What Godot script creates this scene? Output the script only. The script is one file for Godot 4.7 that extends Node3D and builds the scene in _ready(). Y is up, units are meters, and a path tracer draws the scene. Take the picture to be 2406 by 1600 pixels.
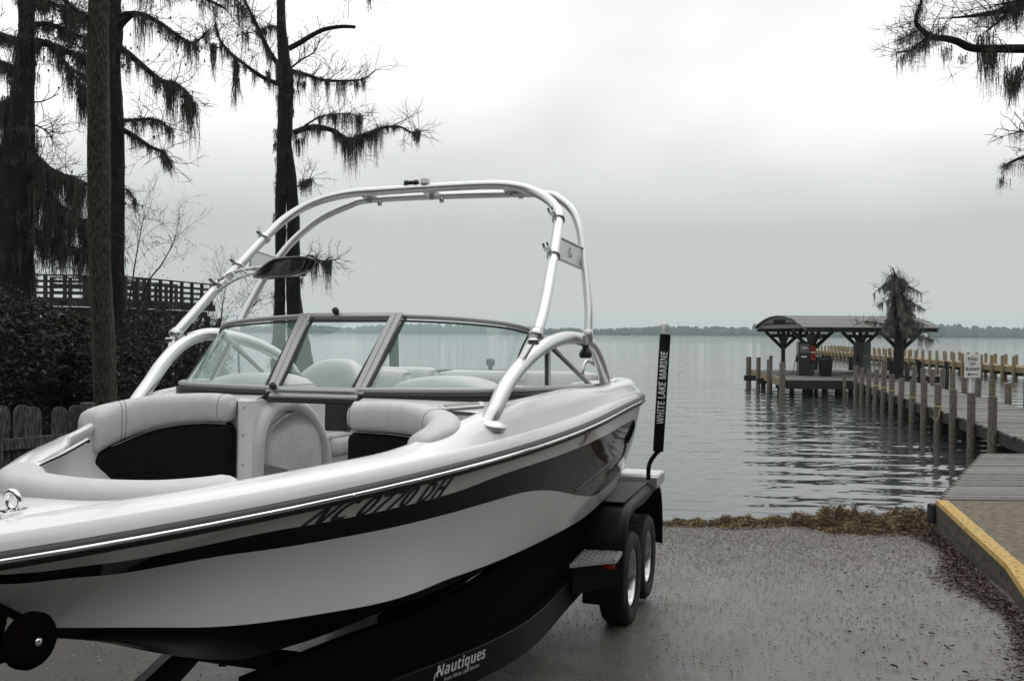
extends Node3D
# A white and black open ski boat on its trailer on a wet ramp, a lake, a fuel dock and mossy cypresses under an overcast sky.

const EYE := 2.37          # camera above the water, which lies at y = 0
const PITCH := 0.0086
const ROLL := 0.0073
const HB := 1.90           # height of the tower hinges above the ground under them, in the boat's own frame
const FOG := 0.00033
const WAVE := 0.42

var rng := RandomNumberGenerator.new()
var M := {}
var used := {}
var boat_frame := Transform3D()

# ---------------------------------------------------------------- naming
func numbered(called: String) -> String:
	if not used.has(called):
		used[called] = 0
		return called
	used[called] += 1
	return "%s_%03d" % [called, used[called]]

func tag(o: Node, label: String, category: String, group := "", kind := "") -> Node:
	if label != "": o.set_meta("label", label)
	if category != "": o.set_meta("category", category)
	if group != "": o.set_meta("group", group)
	if kind != "": o.set_meta("kind", kind)
	return o

func thing(called: String, label: String, category: String, at := Transform3D(), group := "") -> Node3D:
	var o := Node3D.new()
	o.name = numbered(called)
	add_child(o)
	o.transform = at
	tag(o, label, category, group)
	return o

func part(called: String, mesh: Mesh, m: Material, parent: Node, at := Transform3D(), label := "") -> MeshInstance3D:
	var o := MeshInstance3D.new()
	o.mesh = mesh
	o.material_override = m
	o.transform = at
	if parent == self:
		o.name = numbered(called)
	else:
		var n := called
		var k := 0
		while parent.has_node(NodePath(n)):
			k += 1
			n = "%s_%03d" % [called, k]
		o.name = n
	parent.add_child(o, true)
	if label != "": o.set_meta("label", label)
	return o

var counts := {}
func piece(called: String, mesh: Mesh, m: Material, parent: Node, at := Transform3D()) -> MeshInstance3D:   # like part, numbered by a counter (quick for many)
	var key := str(parent.get_instance_id()) + called
	var k: int = counts.get(key, 0)
	counts[key] = k + 1
	var o := MeshInstance3D.new()
	o.mesh = mesh
	o.material_override = m
	o.transform = at
	o.name = called if k == 0 else "%s_%03d" % [called, k]
	parent.add_child(o, true)
	return o

# ---------------------------------------------------------------- shapes
class MB:
	var v := PackedVector3Array()
	var s := PackedInt32Array()
	func tri(a: Vector3, b: Vector3, c: Vector3, g := -1) -> void:
		v.append(a); v.append(b); v.append(c)
		s.append(g)
	func quad(a: Vector3, b: Vector3, c: Vector3, d: Vector3, g := -1) -> void:
		tri(a, b, c, g); tri(a, c, d, g)
	func grid(rows: Array, g := 1, closed := false) -> void:
		for i in rows.size() - 1:
			var p: PackedVector3Array = rows[i]
			var q: PackedVector3Array = rows[i + 1]
			var n := p.size()
			for j in (n if closed else n - 1):
				var k := (j + 1) % n
				quad(p[j], q[j], q[k], p[k], g)
	func fan(ring: PackedVector3Array, g := -1) -> void:
		var c := Vector3()
		for p in ring: c += p
		c /= ring.size()
		for j in ring.size():
			tri(c, ring[j], ring[(j + 1) % ring.size()], g)
	func box(c: Vector3, h: Vector3, b := Basis(), bevel := 0.0) -> void:     # h: half sizes
		if bevel > 0.0:
			var e := minf(bevel, minf(h.x, minf(h.y, h.z)) * 0.9)
			for ax in 3:
				for sg in [-1.0, 1.0]:
					var u := (ax + 1) % 3
					var w := (ax + 2) % 3
					var p := []
					for q in [[-1, -1], [1, -1], [1, 1], [-1, 1]]:
						var t := Vector3()
						t[ax] = h[ax] * sg
						t[u] = (h[u] - e) * q[0]
						t[w] = (h[w] - e) * q[1]
						p.append(c + b * t)
					if sg > 0: quad(p[0], p[3], p[2], p[1])
					else: quad(p[0], p[1], p[2], p[3])
			for ax in 3:      # edge strips along ax
				var u := (ax + 1) % 3
				var w := (ax + 2) % 3
				for q in [[-1, -1], [1, -1], [1, 1], [-1, 1]]:
					var p := []
					for k in [[0, -1], [0, 1], [1, 1], [1, -1]]:
						var t := Vector3()
						t[ax] = (h[ax] - e) * k[1]
						t[u] = (h[u] - (e if k[0] == 0 else 0.0)) * q[0]
						t[w] = (h[w] - (0.0 if k[0] == 0 else e)) * q[1]
						p.append(c + b * t)
					quad(p[0], p[1], p[2], p[3])
			for sx in [-1.0, 1.0]:
				for sy in [-1.0, 1.0]:
					for sz in [-1.0, 1.0]:
						var t := Vector3(h.x * sx, h.y * sy, h.z * sz)
						var d := Vector3(e * sx, e * sy, e * sz)
						tri(c + b * (t - Vector3(0, d.y, d.z)), c + b * (t - Vector3(d.x, 0, d.z)), c + b * (t - Vector3(d.x, d.y, 0)))
			return
		var p := []
		for sx in [-1.0, 1.0]:
			for sy in [-1.0, 1.0]:
				for sz in [-1.0, 1.0]:
					p.append(c + b * Vector3(h.x * sx, h.y * sy, h.z * sz))
		for f in [[0, 1, 3, 2], [4, 6, 7, 5], [0, 4, 5, 1], [2, 3, 7, 6], [0, 2, 6, 4], [1, 5, 7, 3]]:
			quad(p[f[0]], p[f[1]], p[f[2]], p[f[3]])
	func bar(a: Vector3, b: Vector3, w: float, t: float, up := Vector3.UP, bevel := 0.0) -> void:   # a board from a to b, w wide and t thick along up
		var x := (b - a).normalized()
		var z := x.cross(up).normalized()
		var y := z.cross(x).normalized()
		box((a + b) * 0.5, Vector3((b - a).length() * 0.5, t * 0.5, w * 0.5), Basis(x, y, z), bevel)
	func tube(p: PackedVector3Array, r: PackedFloat32Array, sides := 8, g := 1, caps := true, flat := 1.0) -> void:
		var rows := []
		var n := Vector3()
		for i in p.size():
			var t := (p[mini(i + 1, p.size() - 1)] - p[maxi(i - 1, 0)]).normalized()
			if i == 0:
				n = t.cross(Vector3.UP if absf(t.y) < 0.9 else Vector3.RIGHT).normalized()
			else:
				n = (n - t * n.dot(t)).normalized()
			var m := t.cross(n)
			var ring := PackedVector3Array()
			var rad: float = r[mini(i, r.size() - 1)]
			for k in sides:
				var a := TAU * k / sides
				ring.append(p[i] + n * cos(a) * rad + m * sin(a) * rad * flat)
			rows.append(ring)
		grid(rows, g, true)
		if caps:
			fan(rows[0], -1)
			fan(rows[-1], -1)
	func lathe(at: Vector3, profile: Array, sides := 16, b := Basis(), g := 1) -> void:    # profile of [radius, height]
		var rows := []
		for q in profile:
			var ring := PackedVector3Array()
			for k in sides:
				var a := TAU * k / sides
				ring.append(at + b * Vector3(cos(a) * q[0], q[1], sin(a) * q[0]))
			rows.append(ring)
		grid(rows, g, true)
	func ball(c: Vector3, r: Vector3, n := 8, g := 1, b := Basis()) -> void:
		var rows := []
		for i in n + 1:
			var e := -PI / 2 + PI * i / n
			var ring := PackedVector3Array()
			for k in n * 2:
				var a := TAU * k / (n * 2)
				ring.append(c + b * Vector3(cos(e) * cos(a) * r.x, sin(e) * r.y, cos(e) * sin(a) * r.z))
			rows.append(ring)
		grid(rows, g, true)
	func soft(size: Vector3, r: float, n: int, map: Callable, g := 1) -> void:     # a rounded box bent by map
		var h := size * 0.5
		for ax in 3:
			for sg in [-1.0, 1.0]:
				var rows := []
				var u := (ax + 1) % 3
				var w := (ax + 2) % 3
				for i in n + 1:
					var row := PackedVector3Array()
					for j in n + 1:
						var t := Vector3()
						t[ax] = h[ax] * sg
						t[u] = h[u] * (2.0 * i / n - 1.0)
						t[w] = h[w] * (2.0 * j / n - 1.0)
						var inner := Vector3(clampf(t.x, -h.x + r, h.x - r), clampf(t.y, -h.y + r, h.y - r), clampf(t.z, -h.z + r, h.z - r))
						var d := t - inner
						row.append(map.call(inner + d.normalized() * r if d.length() > 1e-6 else t))
					rows.append(row)
				grid(rows, g)
	func mesh() -> ArrayMesh:
		var st := SurfaceTool.new()
		st.begin(Mesh.PRIMITIVE_TRIANGLES)
		for i in s.size():
			st.set_smooth_group(s[i] if s[i] >= 0 else -1)
			for k in 3: st.add_vertex(v[i * 3 + k])
		st.generate_normals()
		return st.commit()

func raw(v: PackedVector3Array, c := PackedColorArray()) -> ArrayMesh:
	var a := []
	a.resize(Mesh.ARRAY_MAX)
	a[Mesh.ARRAY_VERTEX] = v
	if c.size(): a[Mesh.ARRAY_COLOR] = c
	var m := ArrayMesh.new()
	m.add_surface_from_arrays(Mesh.PRIMITIVE_TRIANGLES, a)
	return m

func pv(list: Array) -> PackedVector3Array:
	return PackedVector3Array(list)

func smooth_path(p: Array, steps := 6) -> PackedVector3Array:      # Catmull-Rom through p
	var out := PackedVector3Array()
	for i in p.size() - 1:
		var a: Vector3 = p[maxi(i - 1, 0)]
		var d: Vector3 = p[mini(i + 2, p.size() - 1)]
		var b: Vector3 = p[i]
		var c: Vector3 = p[i + 1]
		for k in steps:
			out.append(b.cubic_interpolate(c, a, d, float(k) / steps))
	out.append(p[-1])
	return out

func tube_mesh(p: PackedVector3Array, r, sides := 10, flat := 1.0) -> ArrayMesh:
	var m := MB.new()
	m.tube(p, r if r is PackedFloat32Array else PackedFloat32Array([r]), sides, 1, true, flat)
	return m.mesh()

func box_mesh(h: Vector3, bevel := 0.0, c := Vector3(), b := Basis()) -> ArrayMesh:
	var m := MB.new()
	m.box(c, h, b, bevel)
	return m.mesh()

func text_mesh(text: String, height: float, map: Callable, weight := 700, slant := 0.0, stretch := 1.0, embolden := 0.0, finest := 0.0) -> ArrayMesh:   # capitals height tall; map takes (along, up, proud)
	var f := SystemFont.new()
	f.font_names = PackedStringArray(["Droid Sans"])
	f.font_weight = weight
	var bold := FontVariation.new()
	bold.base_font = f
	bold.variation_embolden = embolden
	var t := TextMesh.new()
	t.text = text
	t.font = bold
	t.font_size = 64
	t.pixel_size = 0.01
	t.depth = 0.0
	t.curve_step = 1.0
	t.horizontal_alignment = HORIZONTAL_ALIGNMENT_LEFT
	var a := t.get_mesh_arrays()
	var v: PackedVector3Array = a[Mesh.ARRAY_VERTEX]
	var idx: PackedInt32Array = a[Mesh.ARRAY_INDEX]
	var cap := TextMesh.new()
	cap.text = "H"
	cap.font = f
	cap.font_size = 64
	cap.pixel_size = 0.01
	cap.depth = 0.0
	var box := AABB(v[0], Vector3())
	for p in v: box = box.expand(p)
	var hv: PackedVector3Array = cap.get_mesh_arrays()[Mesh.ARRAY_VERTEX]
	var hb := AABB(hv[0], Vector3())
	for p in hv: hb = hb.expand(p)
	var k := height / hb.size.y
	var flat := PackedVector3Array()
	for i in idx:
		var p := (v[i] - Vector3(box.position.x, hb.position.y, 0)) * k
		flat.append(Vector3((p.x + p.y * slant) * stretch, p.y, 0.0))
	if finest > 0.0:      # halve the longest edge until every triangle is fine enough to bend
		var todo := flat
		flat = PackedVector3Array()
		while todo.size():
			var a3 := todo[-3]
			var b3 := todo[-2]
			var c3 := todo[-1]
			todo.resize(todo.size() - 3)
			var e := [a3.distance_to(b3), b3.distance_to(c3), c3.distance_to(a3)]
			var big: float = e.max()
			if big < finest:
				flat.append(a3); flat.append(b3); flat.append(c3)
				continue
			if e[1] == big:
				var s := a3
				a3 = b3; b3 = c3; c3 = s
			elif e[2] == big:
				var s := c3
				c3 = b3; b3 = a3; a3 = s
			var m := (a3 + b3) * 0.5
			todo.append_array(PackedVector3Array([a3, m, c3, m, b3, c3]))
	var out := PackedVector3Array()
	for p in flat: out.append(map.call(p))
	return raw(out)

# ---------------------------------------------------------------- materials
func lin(r: float, g: float, b: float) -> Color:
	return Color(r, g, b).linear_to_srgb()

func mat(called: String, c: Color, rough := 0.6, metal := 0.0, coat := 0.0) -> StandardMaterial3D:
	var m := StandardMaterial3D.new()
	m.resource_name = called
	m.albedo_color = c
	m.roughness = rough
	m.metallic = metal
	if coat > 0.0:
		m.clearcoat_enabled = true
		m.clearcoat = coat
		m.clearcoat_roughness = 0.05
	M[called] = m
	return m

func noise_tex(freq: float, octaves: int, stops: Array, size := 512, sd := 1, kind := FastNoiseLite.TYPE_SIMPLEX_SMOOTH) -> NoiseTexture2D:   # stops of [offset, r, g, b] in linear values
	var n := FastNoiseLite.new()
	n.seed = sd
	n.noise_type = kind
	n.frequency = freq
	n.fractal_octaves = octaves
	var t := NoiseTexture2D.new()
	t.width = size
	t.height = size
	t.seamless = true
	t.noise = n
	if stops.size():
		var g := Gradient.new()
		var o := PackedFloat32Array()
		var c := PackedColorArray()
		for q in stops:
			o.append(q[0])
			c.append(lin(q[1], q[2], q[3]))
		g.offsets = o
		g.colors = c
		t.color_ramp = g
	return t

func bump_tex(freq: float, octaves: int, strength: float, size := 512, sd := 1, kind := FastNoiseLite.TYPE_SIMPLEX_SMOOTH) -> NoiseTexture2D:
	var t := noise_tex(freq, octaves, [], size, sd, kind)
	t.as_normal_map = true
	t.bump_strength = strength
	return t

func textured(called: String, tex: Texture2D, scale: Vector3, rough := 0.8, normal: Texture2D = null, ns := 1.0, world := false) -> StandardMaterial3D:
	var m := mat(called, Color.WHITE, rough)
	m.albedo_texture = tex
	m.uv1_triplanar = true
	m.uv1_world_triplanar = world
	m.uv1_scale = scale
	if normal:
		m.normal_enabled = true
		m.normal_texture = normal
		m.normal_scale = ns
	return m

func make_materials() -> void:
	mat("gelcoat_white", lin(0.72, 0.722, 0.725), 0.16, 0.0, 0.3)
	mat("gelcoat_black", lin(0.003, 0.003, 0.0035), 0.06)
	M.gelcoat_black.metallic_specular = 0.3
	mat("hull_black", lin(0.004, 0.004, 0.005), 0.3)
	M.hull_black.metallic_specular = 0.3
	mat("rubber_black", lin(0.012, 0.012, 0.012), 0.55)
	mat("chrome", lin(0.82, 0.83, 0.84), 0.07, 1.0)
	mat("steel", lin(0.55, 0.56, 0.57), 0.25, 1.0)
	var al := mat("aluminium", lin(0.66, 0.67, 0.68), 0.33, 0.9)
	al.metallic_specular = 0.5
	mat("frame_grey", lin(0.38, 0.385, 0.39), 0.42, 0.35)
	mat("seam", lin(0.22, 0.22, 0.22), 0.7)
	var vn := bump_tex(0.008, 5, 10.0, 512, 5)
	textured("vinyl_grey", noise_tex(0.01, 3, [[0.0, 0.5, 0.5, 0.495], [1.0, 0.58, 0.58, 0.575]], 256, 4), Vector3(3, 3, 3), 0.5, vn, 0.35)
	textured("vinyl_black", noise_tex(0.01, 3, [[0.0, 0.005, 0.005, 0.006], [1.0, 0.009, 0.009, 0.010]], 256, 4), Vector3(5, 5, 5), 0.6, vn, 0.3)
	M.vinyl_black.metallic_specular = 0.2
	mat("seat_dark", lin(0.05, 0.05, 0.055), 0.6)
	mat("liner", lin(0.6, 0.6, 0.6), 0.45)
	mat("carpet", lin(0.11, 0.11, 0.115), 0.95)
	var gl := mat("glass", Color(0.66, 0.86, 0.83, 0.17), 0.02)
	gl.transparency = BaseMaterial3D.TRANSPARENCY_ALPHA
	mat("trailer_black", lin(0.004, 0.004, 0.0045), 0.42)
	M.trailer_black.metallic_specular = 0.28
	mat("roller_rubber", lin(0.007, 0.004, 0.004), 0.9)
	M.roller_rubber.metallic_specular = 0.1
	mat("tyre", lin(0.012, 0.012, 0.012), 0.8)
	mat("decal_white", lin(0.6, 0.6, 0.6), 0.5)
	mat("decal_grey", lin(0.18, 0.18, 0.18), 0.5)
	mat("lens_red", lin(0.35, 0.02, 0.012), 0.2)
	mat("white_plastic", lin(0.72, 0.71, 0.68), 0.45)
	mat("mirror_black", lin(0.006, 0.006, 0.007), 0.12, 0.0, 0.4)
	mat("anti_slip", lin(0.09, 0.092, 0.095), 0.9)
	mat("tread_plate", lin(0.42, 0.425, 0.43), 0.4, 0.4)
	var wave := bump_tex(0.03, 4, 6.0, 512, 3)
	for k in 4:      # weathered boards in four tones, grain along x
		var a: float = [0.13, 0.17, 0.10, 0.145][k]
		textured("plank_%d" % k, noise_tex(0.02, 5, [[0.25, a * 0.45, a * 0.43, a * 0.40], [0.5, a, a * 0.98, a * 0.93], [0.8, a * 1.35, a * 1.32, a * 1.25]], 512, 20 + k), Vector3(0.5, 7, 7), 0.75, wave, 0.5)
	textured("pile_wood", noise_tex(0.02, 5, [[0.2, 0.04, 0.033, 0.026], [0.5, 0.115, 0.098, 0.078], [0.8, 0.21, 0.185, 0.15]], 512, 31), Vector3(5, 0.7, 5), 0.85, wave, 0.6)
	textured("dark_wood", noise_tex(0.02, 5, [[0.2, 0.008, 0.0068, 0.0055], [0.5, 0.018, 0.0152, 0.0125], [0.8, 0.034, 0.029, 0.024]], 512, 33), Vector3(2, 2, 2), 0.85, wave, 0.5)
	textured("new_wood", noise_tex(0.02, 5, [[0.2, 0.11, 0.08, 0.036], [0.5, 0.18, 0.138, 0.068], [0.8, 0.25, 0.20, 0.11]], 512, 35), Vector3(1.2, 2, 2), 0.75, wave, 0.4)
	textured("fence_wood", noise_tex(0.02, 5, [[0.25, 0.02, 0.02, 0.019], [0.5, 0.062, 0.061, 0.058], [0.8, 0.13, 0.127, 0.12]], 512, 37), Vector3(6, 0.7, 6), 0.9, wave, 0.7)
	textured("roof_boards", noise_tex(0.02, 5, [[0.25, 0.09, 0.088, 0.085], [0.5, 0.15, 0.147, 0.142], [0.8, 0.22, 0.216, 0.208]], 512, 38), Vector3(0.5, 5, 5), 0.8, wave, 0.5)
	var bn := bump_tex(0.025, 5, 14.0, 512, 41)
	textured("bark_pale", noise_tex(0.022, 6, [[0.28, 0.006, 0.006, 0.0045], [0.5, 0.022, 0.021, 0.015], [0.75, 0.07, 0.067, 0.05]], 512, 42), Vector3(7, 0.9, 7), 0.95, bn, 1.0)
	textured("bark_dark", noise_tex(0.03, 5, [[0.3, 0.003, 0.0027, 0.0024], [0.5, 0.008, 0.0066, 0.0055], [0.75, 0.022, 0.018, 0.015]], 512, 43), Vector3(5, 0.9, 5), 0.95, bn, 1.0)
	mat("twig", lin(0.012, 0.010, 0.008), 0.9)
	var mo := mat("moss", lin(0.07, 0.068, 0.058), 0.95)
	mo.cull_mode = BaseMaterial3D.CULL_DISABLED
	var lf := mat("leaf", Color.WHITE, 0.6)
	lf.vertex_color_use_as_albedo = true
	lf.cull_mode = BaseMaterial3D.CULL_DISABLED
	var wd := mat("weed", Color.WHITE, 0.55)
	wd.vertex_color_use_as_albedo = true
	wd.cull_mode = BaseMaterial3D.CULL_DISABLED
	var cn := bump_tex(0.2, 3, 5.0, 512, 51)
	textured("concrete", noise_tex(0.012, 6, [[0.2, 0.05, 0.038, 0.019], [0.5, 0.088, 0.069, 0.036], [0.8, 0.13, 0.106, 0.062]], 1024, 52), Vector3(0.7, 0.7, 0.7), 0.7, cn, 0.5, true)
	textured("yellow_paint", noise_tex(0.02, 6, [[0.18, 0.13, 0.10, 0.05], [0.36, 0.40, 0.255, 0.055], [0.8, 0.48, 0.315, 0.07]], 512, 53), Vector3(1.5, 1.5, 1.5), 0.65, cn, 0.4, true)
	textured("kerb_side", noise_tex(0.02, 6, [[0.2, 0.02, 0.017, 0.012], [0.5, 0.06, 0.052, 0.035], [0.8, 0.11, 0.095, 0.06]], 512, 54), Vector3(1, 1, 1), 0.8, cn, 0.6, true)
	mat("sign_white", lin(0.82, 0.82, 0.8), 0.5)
	mat("sign_black", lin(0.01, 0.01, 0.01), 0.5)
	mat("rope_yellow", lin(0.42, 0.36, 0.17), 0.9)
	mat("pump_dark", lin(0.022, 0.024, 0.026), 0.35)
	mat("pump_panel", lin(0.16, 0.165, 0.17), 0.35)
	mat("red_paint", lin(0.36, 0.03, 0.02), 0.35)
	mat("bin_dark", lin(0.016, 0.016, 0.018), 0.5)
	var fr := mat("far_leaf", lin(0.03, 0.034, 0.028), 0.95)
	fr.vertex_color_use_as_albedo = false

# ---------------------------------------------------------------- the place
func at(u: float, w: float, depth: float) -> Vector3:     # a point seen in that direction at that depth
	var d := Basis(Vector3.RIGHT, -PITCH) * Basis(Vector3.BACK, ROLL) * Vector3((u - 1179.0) / 2000.0, -(w - 784.0) / 2000.0, -1.0)
	return Vector3(0, EYE, 0) + d * (depth / -d.z)

func ground_y(x: float, depth: float) -> float:
	var ramp := EYE - 1.55 - 0.075 * depth
	if depth < 0.0: ramp = 0.82 - 0.02 * depth
	var bank := 0.42 - 0.012 * maxf(depth, 0.0)
	if depth > 15.0: bank -= (depth - 15.0) * 0.12
	if depth < 4.0: bank = maxf(bank, ramp)
	var t := smoothstep(-2.6, -4.6, x - 0.12 * (depth - 6.0)) if x < 0.0 else 0.0
	var y := lerpf(ramp, maxf(bank, ramp) if depth < 8.0 else bank, t)
	y = lerpf(y, 0.35 - smoothstep(7.0, 10.5, depth) * 3.0 + (maxf(-depth, 0.0) * 0.02), smoothstep(6.0, 9.0, x))
	return maxf(y, -2.5)

func make_camera_and_light() -> void:
	var cam := Camera3D.new()
	cam.name = "camera"
	cam.position = Vector3(0, EYE, 0)
	cam.basis = Basis(Vector3.RIGHT, -PITCH) * Basis(Vector3.BACK, ROLL)
	cam.fov = rad_to_deg(2.0 * atan(784.0 / 2000.0))
	cam.near = 0.05
	cam.far = 4000.0
	add_child(cam)
	cam.current = true
	var e := Environment.new()
	e.background_mode = Environment.BG_SKY
	var sky := Sky.new()
	var pan := PanoramaSkyMaterial.new()
	pan.panorama = ImageTexture.create_from_image(sky_image())
	sky.sky_material = pan
	e.sky = sky
	e.tonemap_mode = Environment.TONE_MAPPER_LINEAR
	e.tonemap_exposure = 1.0
	e.background_energy_multiplier = 1.0
	e.sdfgi_enabled = true
	e.ssao_enabled = true
	e.ssil_enabled = true
	e.fog_enabled = true
	e.fog_density = FOG
	e.fog_light_color = Color(0.80, 0.87, 0.88)
	var w := WorldEnvironment.new()
	w.name = "world_environment"
	w.environment = e
	add_child(w)
	var sun := DirectionalLight3D.new()
	sun.name = "sun"
	sun.light_energy = 0.3
	sun.light_color = Color(1.0, 0.98, 0.95)
	sun.light_angular_distance = 60.0
	sun.shadow_enabled = true
	sun.rotation_degrees = Vector3(-62, 165, 0)
	add_child(sun)

func colored(m: MB, c: PackedColorArray) -> ArrayMesh:
	var st := SurfaceTool.new()
	st.begin(Mesh.PRIMITIVE_TRIANGLES)
	for i in m.s.size():
		st.set_smooth_group(1)
		for k in 3:
			st.set_color(c[i * 3 + k])
			st.add_vertex(m.v[i * 3 + k])
	st.generate_normals()
	return st.commit()

func sky_image() -> Image:
	var w := 1024
	var h := 512
	var n := FastNoiseLite.new()
	n.seed = 12
	n.noise_type = FastNoiseLite.TYPE_SIMPLEX_SMOOTH
	n.frequency = 1.0
	n.fractal_octaves = 5
	n.fractal_gain = 0.45
	var im := Image.create(w, h, false, Image.FORMAT_RGBF)
	for j in h:
		var el := PI / 2 - PI * (j + 0.5) / h
		for i in w:
			var az := TAU * (i + 0.5) / w
			var d := Vector3(cos(el) * sin(az), sin(el), -cos(el) * cos(az))
			var up := maxf(d.y, 0.0)
			var k := lerpf(0.335, 1.06, smoothstep(-0.01, 0.30, up)) + 0.28 * smoothstep(0.3, 1.0, up)
			var q := d / (absf(d.y) + 0.32)          # clouds as a layer seen from below
			var c := n.get_noise_3d(q.x * 0.95 + 3.1, up * 1.2, q.z * 0.95 + 0.4)
			var c2 := n.get_noise_3d(q.x * 2.6 + 9.0, up * 2.0, q.z * 2.6 + 5.0)
			k *= 1.0 + (c * 0.26 + c2 * 0.09) * smoothstep(0.02, 0.30, up)
			k = minf(k, 1.35)
			var white := smoothstep(0.45, 0.9, k)
			im.set_pixel(i, j, Color(k * lerpf(0.925, 0.99, white), k * 1.0, k * lerpf(0.995, 1.0, white)))
	return im

func make_ground() -> void:
	var xs := []
	var x := -160.0
	while x < 160.0:
		xs.append(x)
		x += 0.25 if absf(x) < 9.0 else (1.0 if absf(x) < 20.0 else 10.0)
	var zs := []
	var z := -60.0
	while z < 46.0:
		zs.append(z)
		z += 0.25 if z > 1.0 and z < 15.0 else (0.5 if z > -4.0 and z < 24.0 else 4.0)
	var rough := FastNoiseLite.new()
	rough.seed = 5
	rough.frequency = 0.7
	var m := MB.new()
	var rows := []
	for zz in zs:
		var row := PackedVector3Array()
		for xx in xs:
			row.append(Vector3(xx, ground_y(xx, zz) + rough.get_noise_2d(xx, zz) * (0.012 if xx > -2.8 else 0.05), -zz))
		rows.append(row)
	m.grid(rows, 1)
	var gc := PackedColorArray()      # stains: damp tracks, brown weed stain low down, dirt on the bank
	var st1 := FastNoiseLite.new()
	st1.seed = 15
	st1.frequency = 0.35
	st1.fractal_octaves = 4
	for p in m.v:
		var a := st1.get_noise_2d(p.x, p.z * 0.6)
		var b := st1.get_noise_2d(p.x * 3.1 + 50.0, p.z * 3.1)
		var k := clampf(0.82 + 0.75 * a + 0.35 * b, 0.35, 1.5)
		var brown := clampf(smoothstep(7.2, 9.8, -p.z) * (0.7 + a + b) + 0.25 + 0.8 * b, 0.0, 1.0)
		if p.x < -2.8: brown = 1.0
		gc.append(Color(k, k * lerpf(1.0, 0.86, brown), k * lerpf(1.0, 0.62, brown)))
	var albedo := noise_tex(0.16, 4, [[0.2, 0.026, 0.023, 0.019], [0.45, 0.058, 0.053, 0.044], [0.62, 0.09, 0.081, 0.066], [0.78, 0.2, 0.175, 0.13]], 1024, 61)
	var g := textured("ramp_surface", albedo, Vector3(0.5, 0.5, 0.5), 1.0, bump_tex(0.2, 4, 8.0, 1024, 61), 0.8, true)
	g.clearcoat_enabled = true
	g.clearcoat = 0.6
	g.clearcoat_roughness = 0.36
	g.roughness = 0.62
	g.roughness_texture = noise_tex(0.006, 5, [[0.3, 0.3, 0.3, 0.3], [0.5, 0.55, 0.55, 0.55], [0.75, 1.0, 1.0, 1.0]], 512, 63)
	g.vertex_color_use_as_albedo = true
	var o := part("ground", colored(m, gc), g, self)
	tag(o, "wet asphalt boat ramp and bank sloping into the lake", "ground", "", "structure")

func make_water() -> void:
	var n := 768
	var tile := 11.0
	var hgt := PackedFloat32Array()
	hgt.resize(n * n)
	rng.seed = 77
	for w in 34:
		var nz := rng.randi_range(5, 46)
		var nx := int(round(rng.randfn(0.0, 0.30) * nz))
		var k := sqrt(float(nx * nx + nz * nz))
		var amp := 1.0 / pow(k, 1.25)
		var ph := rng.randf() * TAU
		for j in n:
			var base := TAU * nz * j / n + ph
			var step := TAU * nx / n
			var at_row := j * n
			for i in n:
				hgt[at_row + i] += amp * sin(base + step * i)
	var hi := 0.0
	for q in hgt: hi = maxf(hi, absf(q))
	var im := Image.create(n, n, false, Image.FORMAT_RGB8)
	# slopes straight into a normal map
	for j in n:
		for i in n:
			var dx := hgt[j * n + (i + 1) % n] - hgt[j * n + (i + n - 1) % n]
			var dz := hgt[((j + 1) % n) * n + i] - hgt[((j + n - 1) % n) * n + i]
			var v := Vector3(-dx * 3.2, dz * 3.2, 1.0).normalized()
			im.set_pixel(i, j, Color(v.x * 0.5 + 0.5, v.y * 0.5 + 0.5, v.z * 0.5 + 0.5))
	var m := mat("lake_water", lin(0.04, 0.047, 0.047), 0.045)
	m.normal_enabled = true
	m.normal_texture = ImageTexture.create_from_image(im)
	m.normal_scale = WAVE
	m.uv1_triplanar = true
	m.uv1_world_triplanar = true
	m.uv1_scale = Vector3.ONE / tile
	var st := SurfaceTool.new()
	st.begin(Mesh.PRIMITIVE_TRIANGLES)
	var zs := [8.0, 20.0, 40.0, 80.0, 160.0, 400.0, 1300.0]
	var xs := [-1500.0, -400.0, -80.0, -20.0, 0.0, 20.0, 80.0, 400.0, 1500.0]
	for i in zs.size() - 1:
		for j in xs.size() - 1:
			for q in [[0, 0], [1, 0], [1, 1], [0, 0], [1, 1], [0, 1]]:
				var p := Vector3(xs[j + q[1]], 0, -zs[i + q[0]])
				st.set_normal(Vector3.UP)
				st.set_uv(Vector2(p.x * cos(0.54) - p.z * sin(0.54), p.x * sin(0.54) + p.z * cos(0.54)) / tile)
				st.add_vertex(p)
	var o := part("lake", st.commit(), m, self)
	tag(o, "calm grey rippled lake water reaching to the far shore", "lake", "", "structure")

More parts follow.
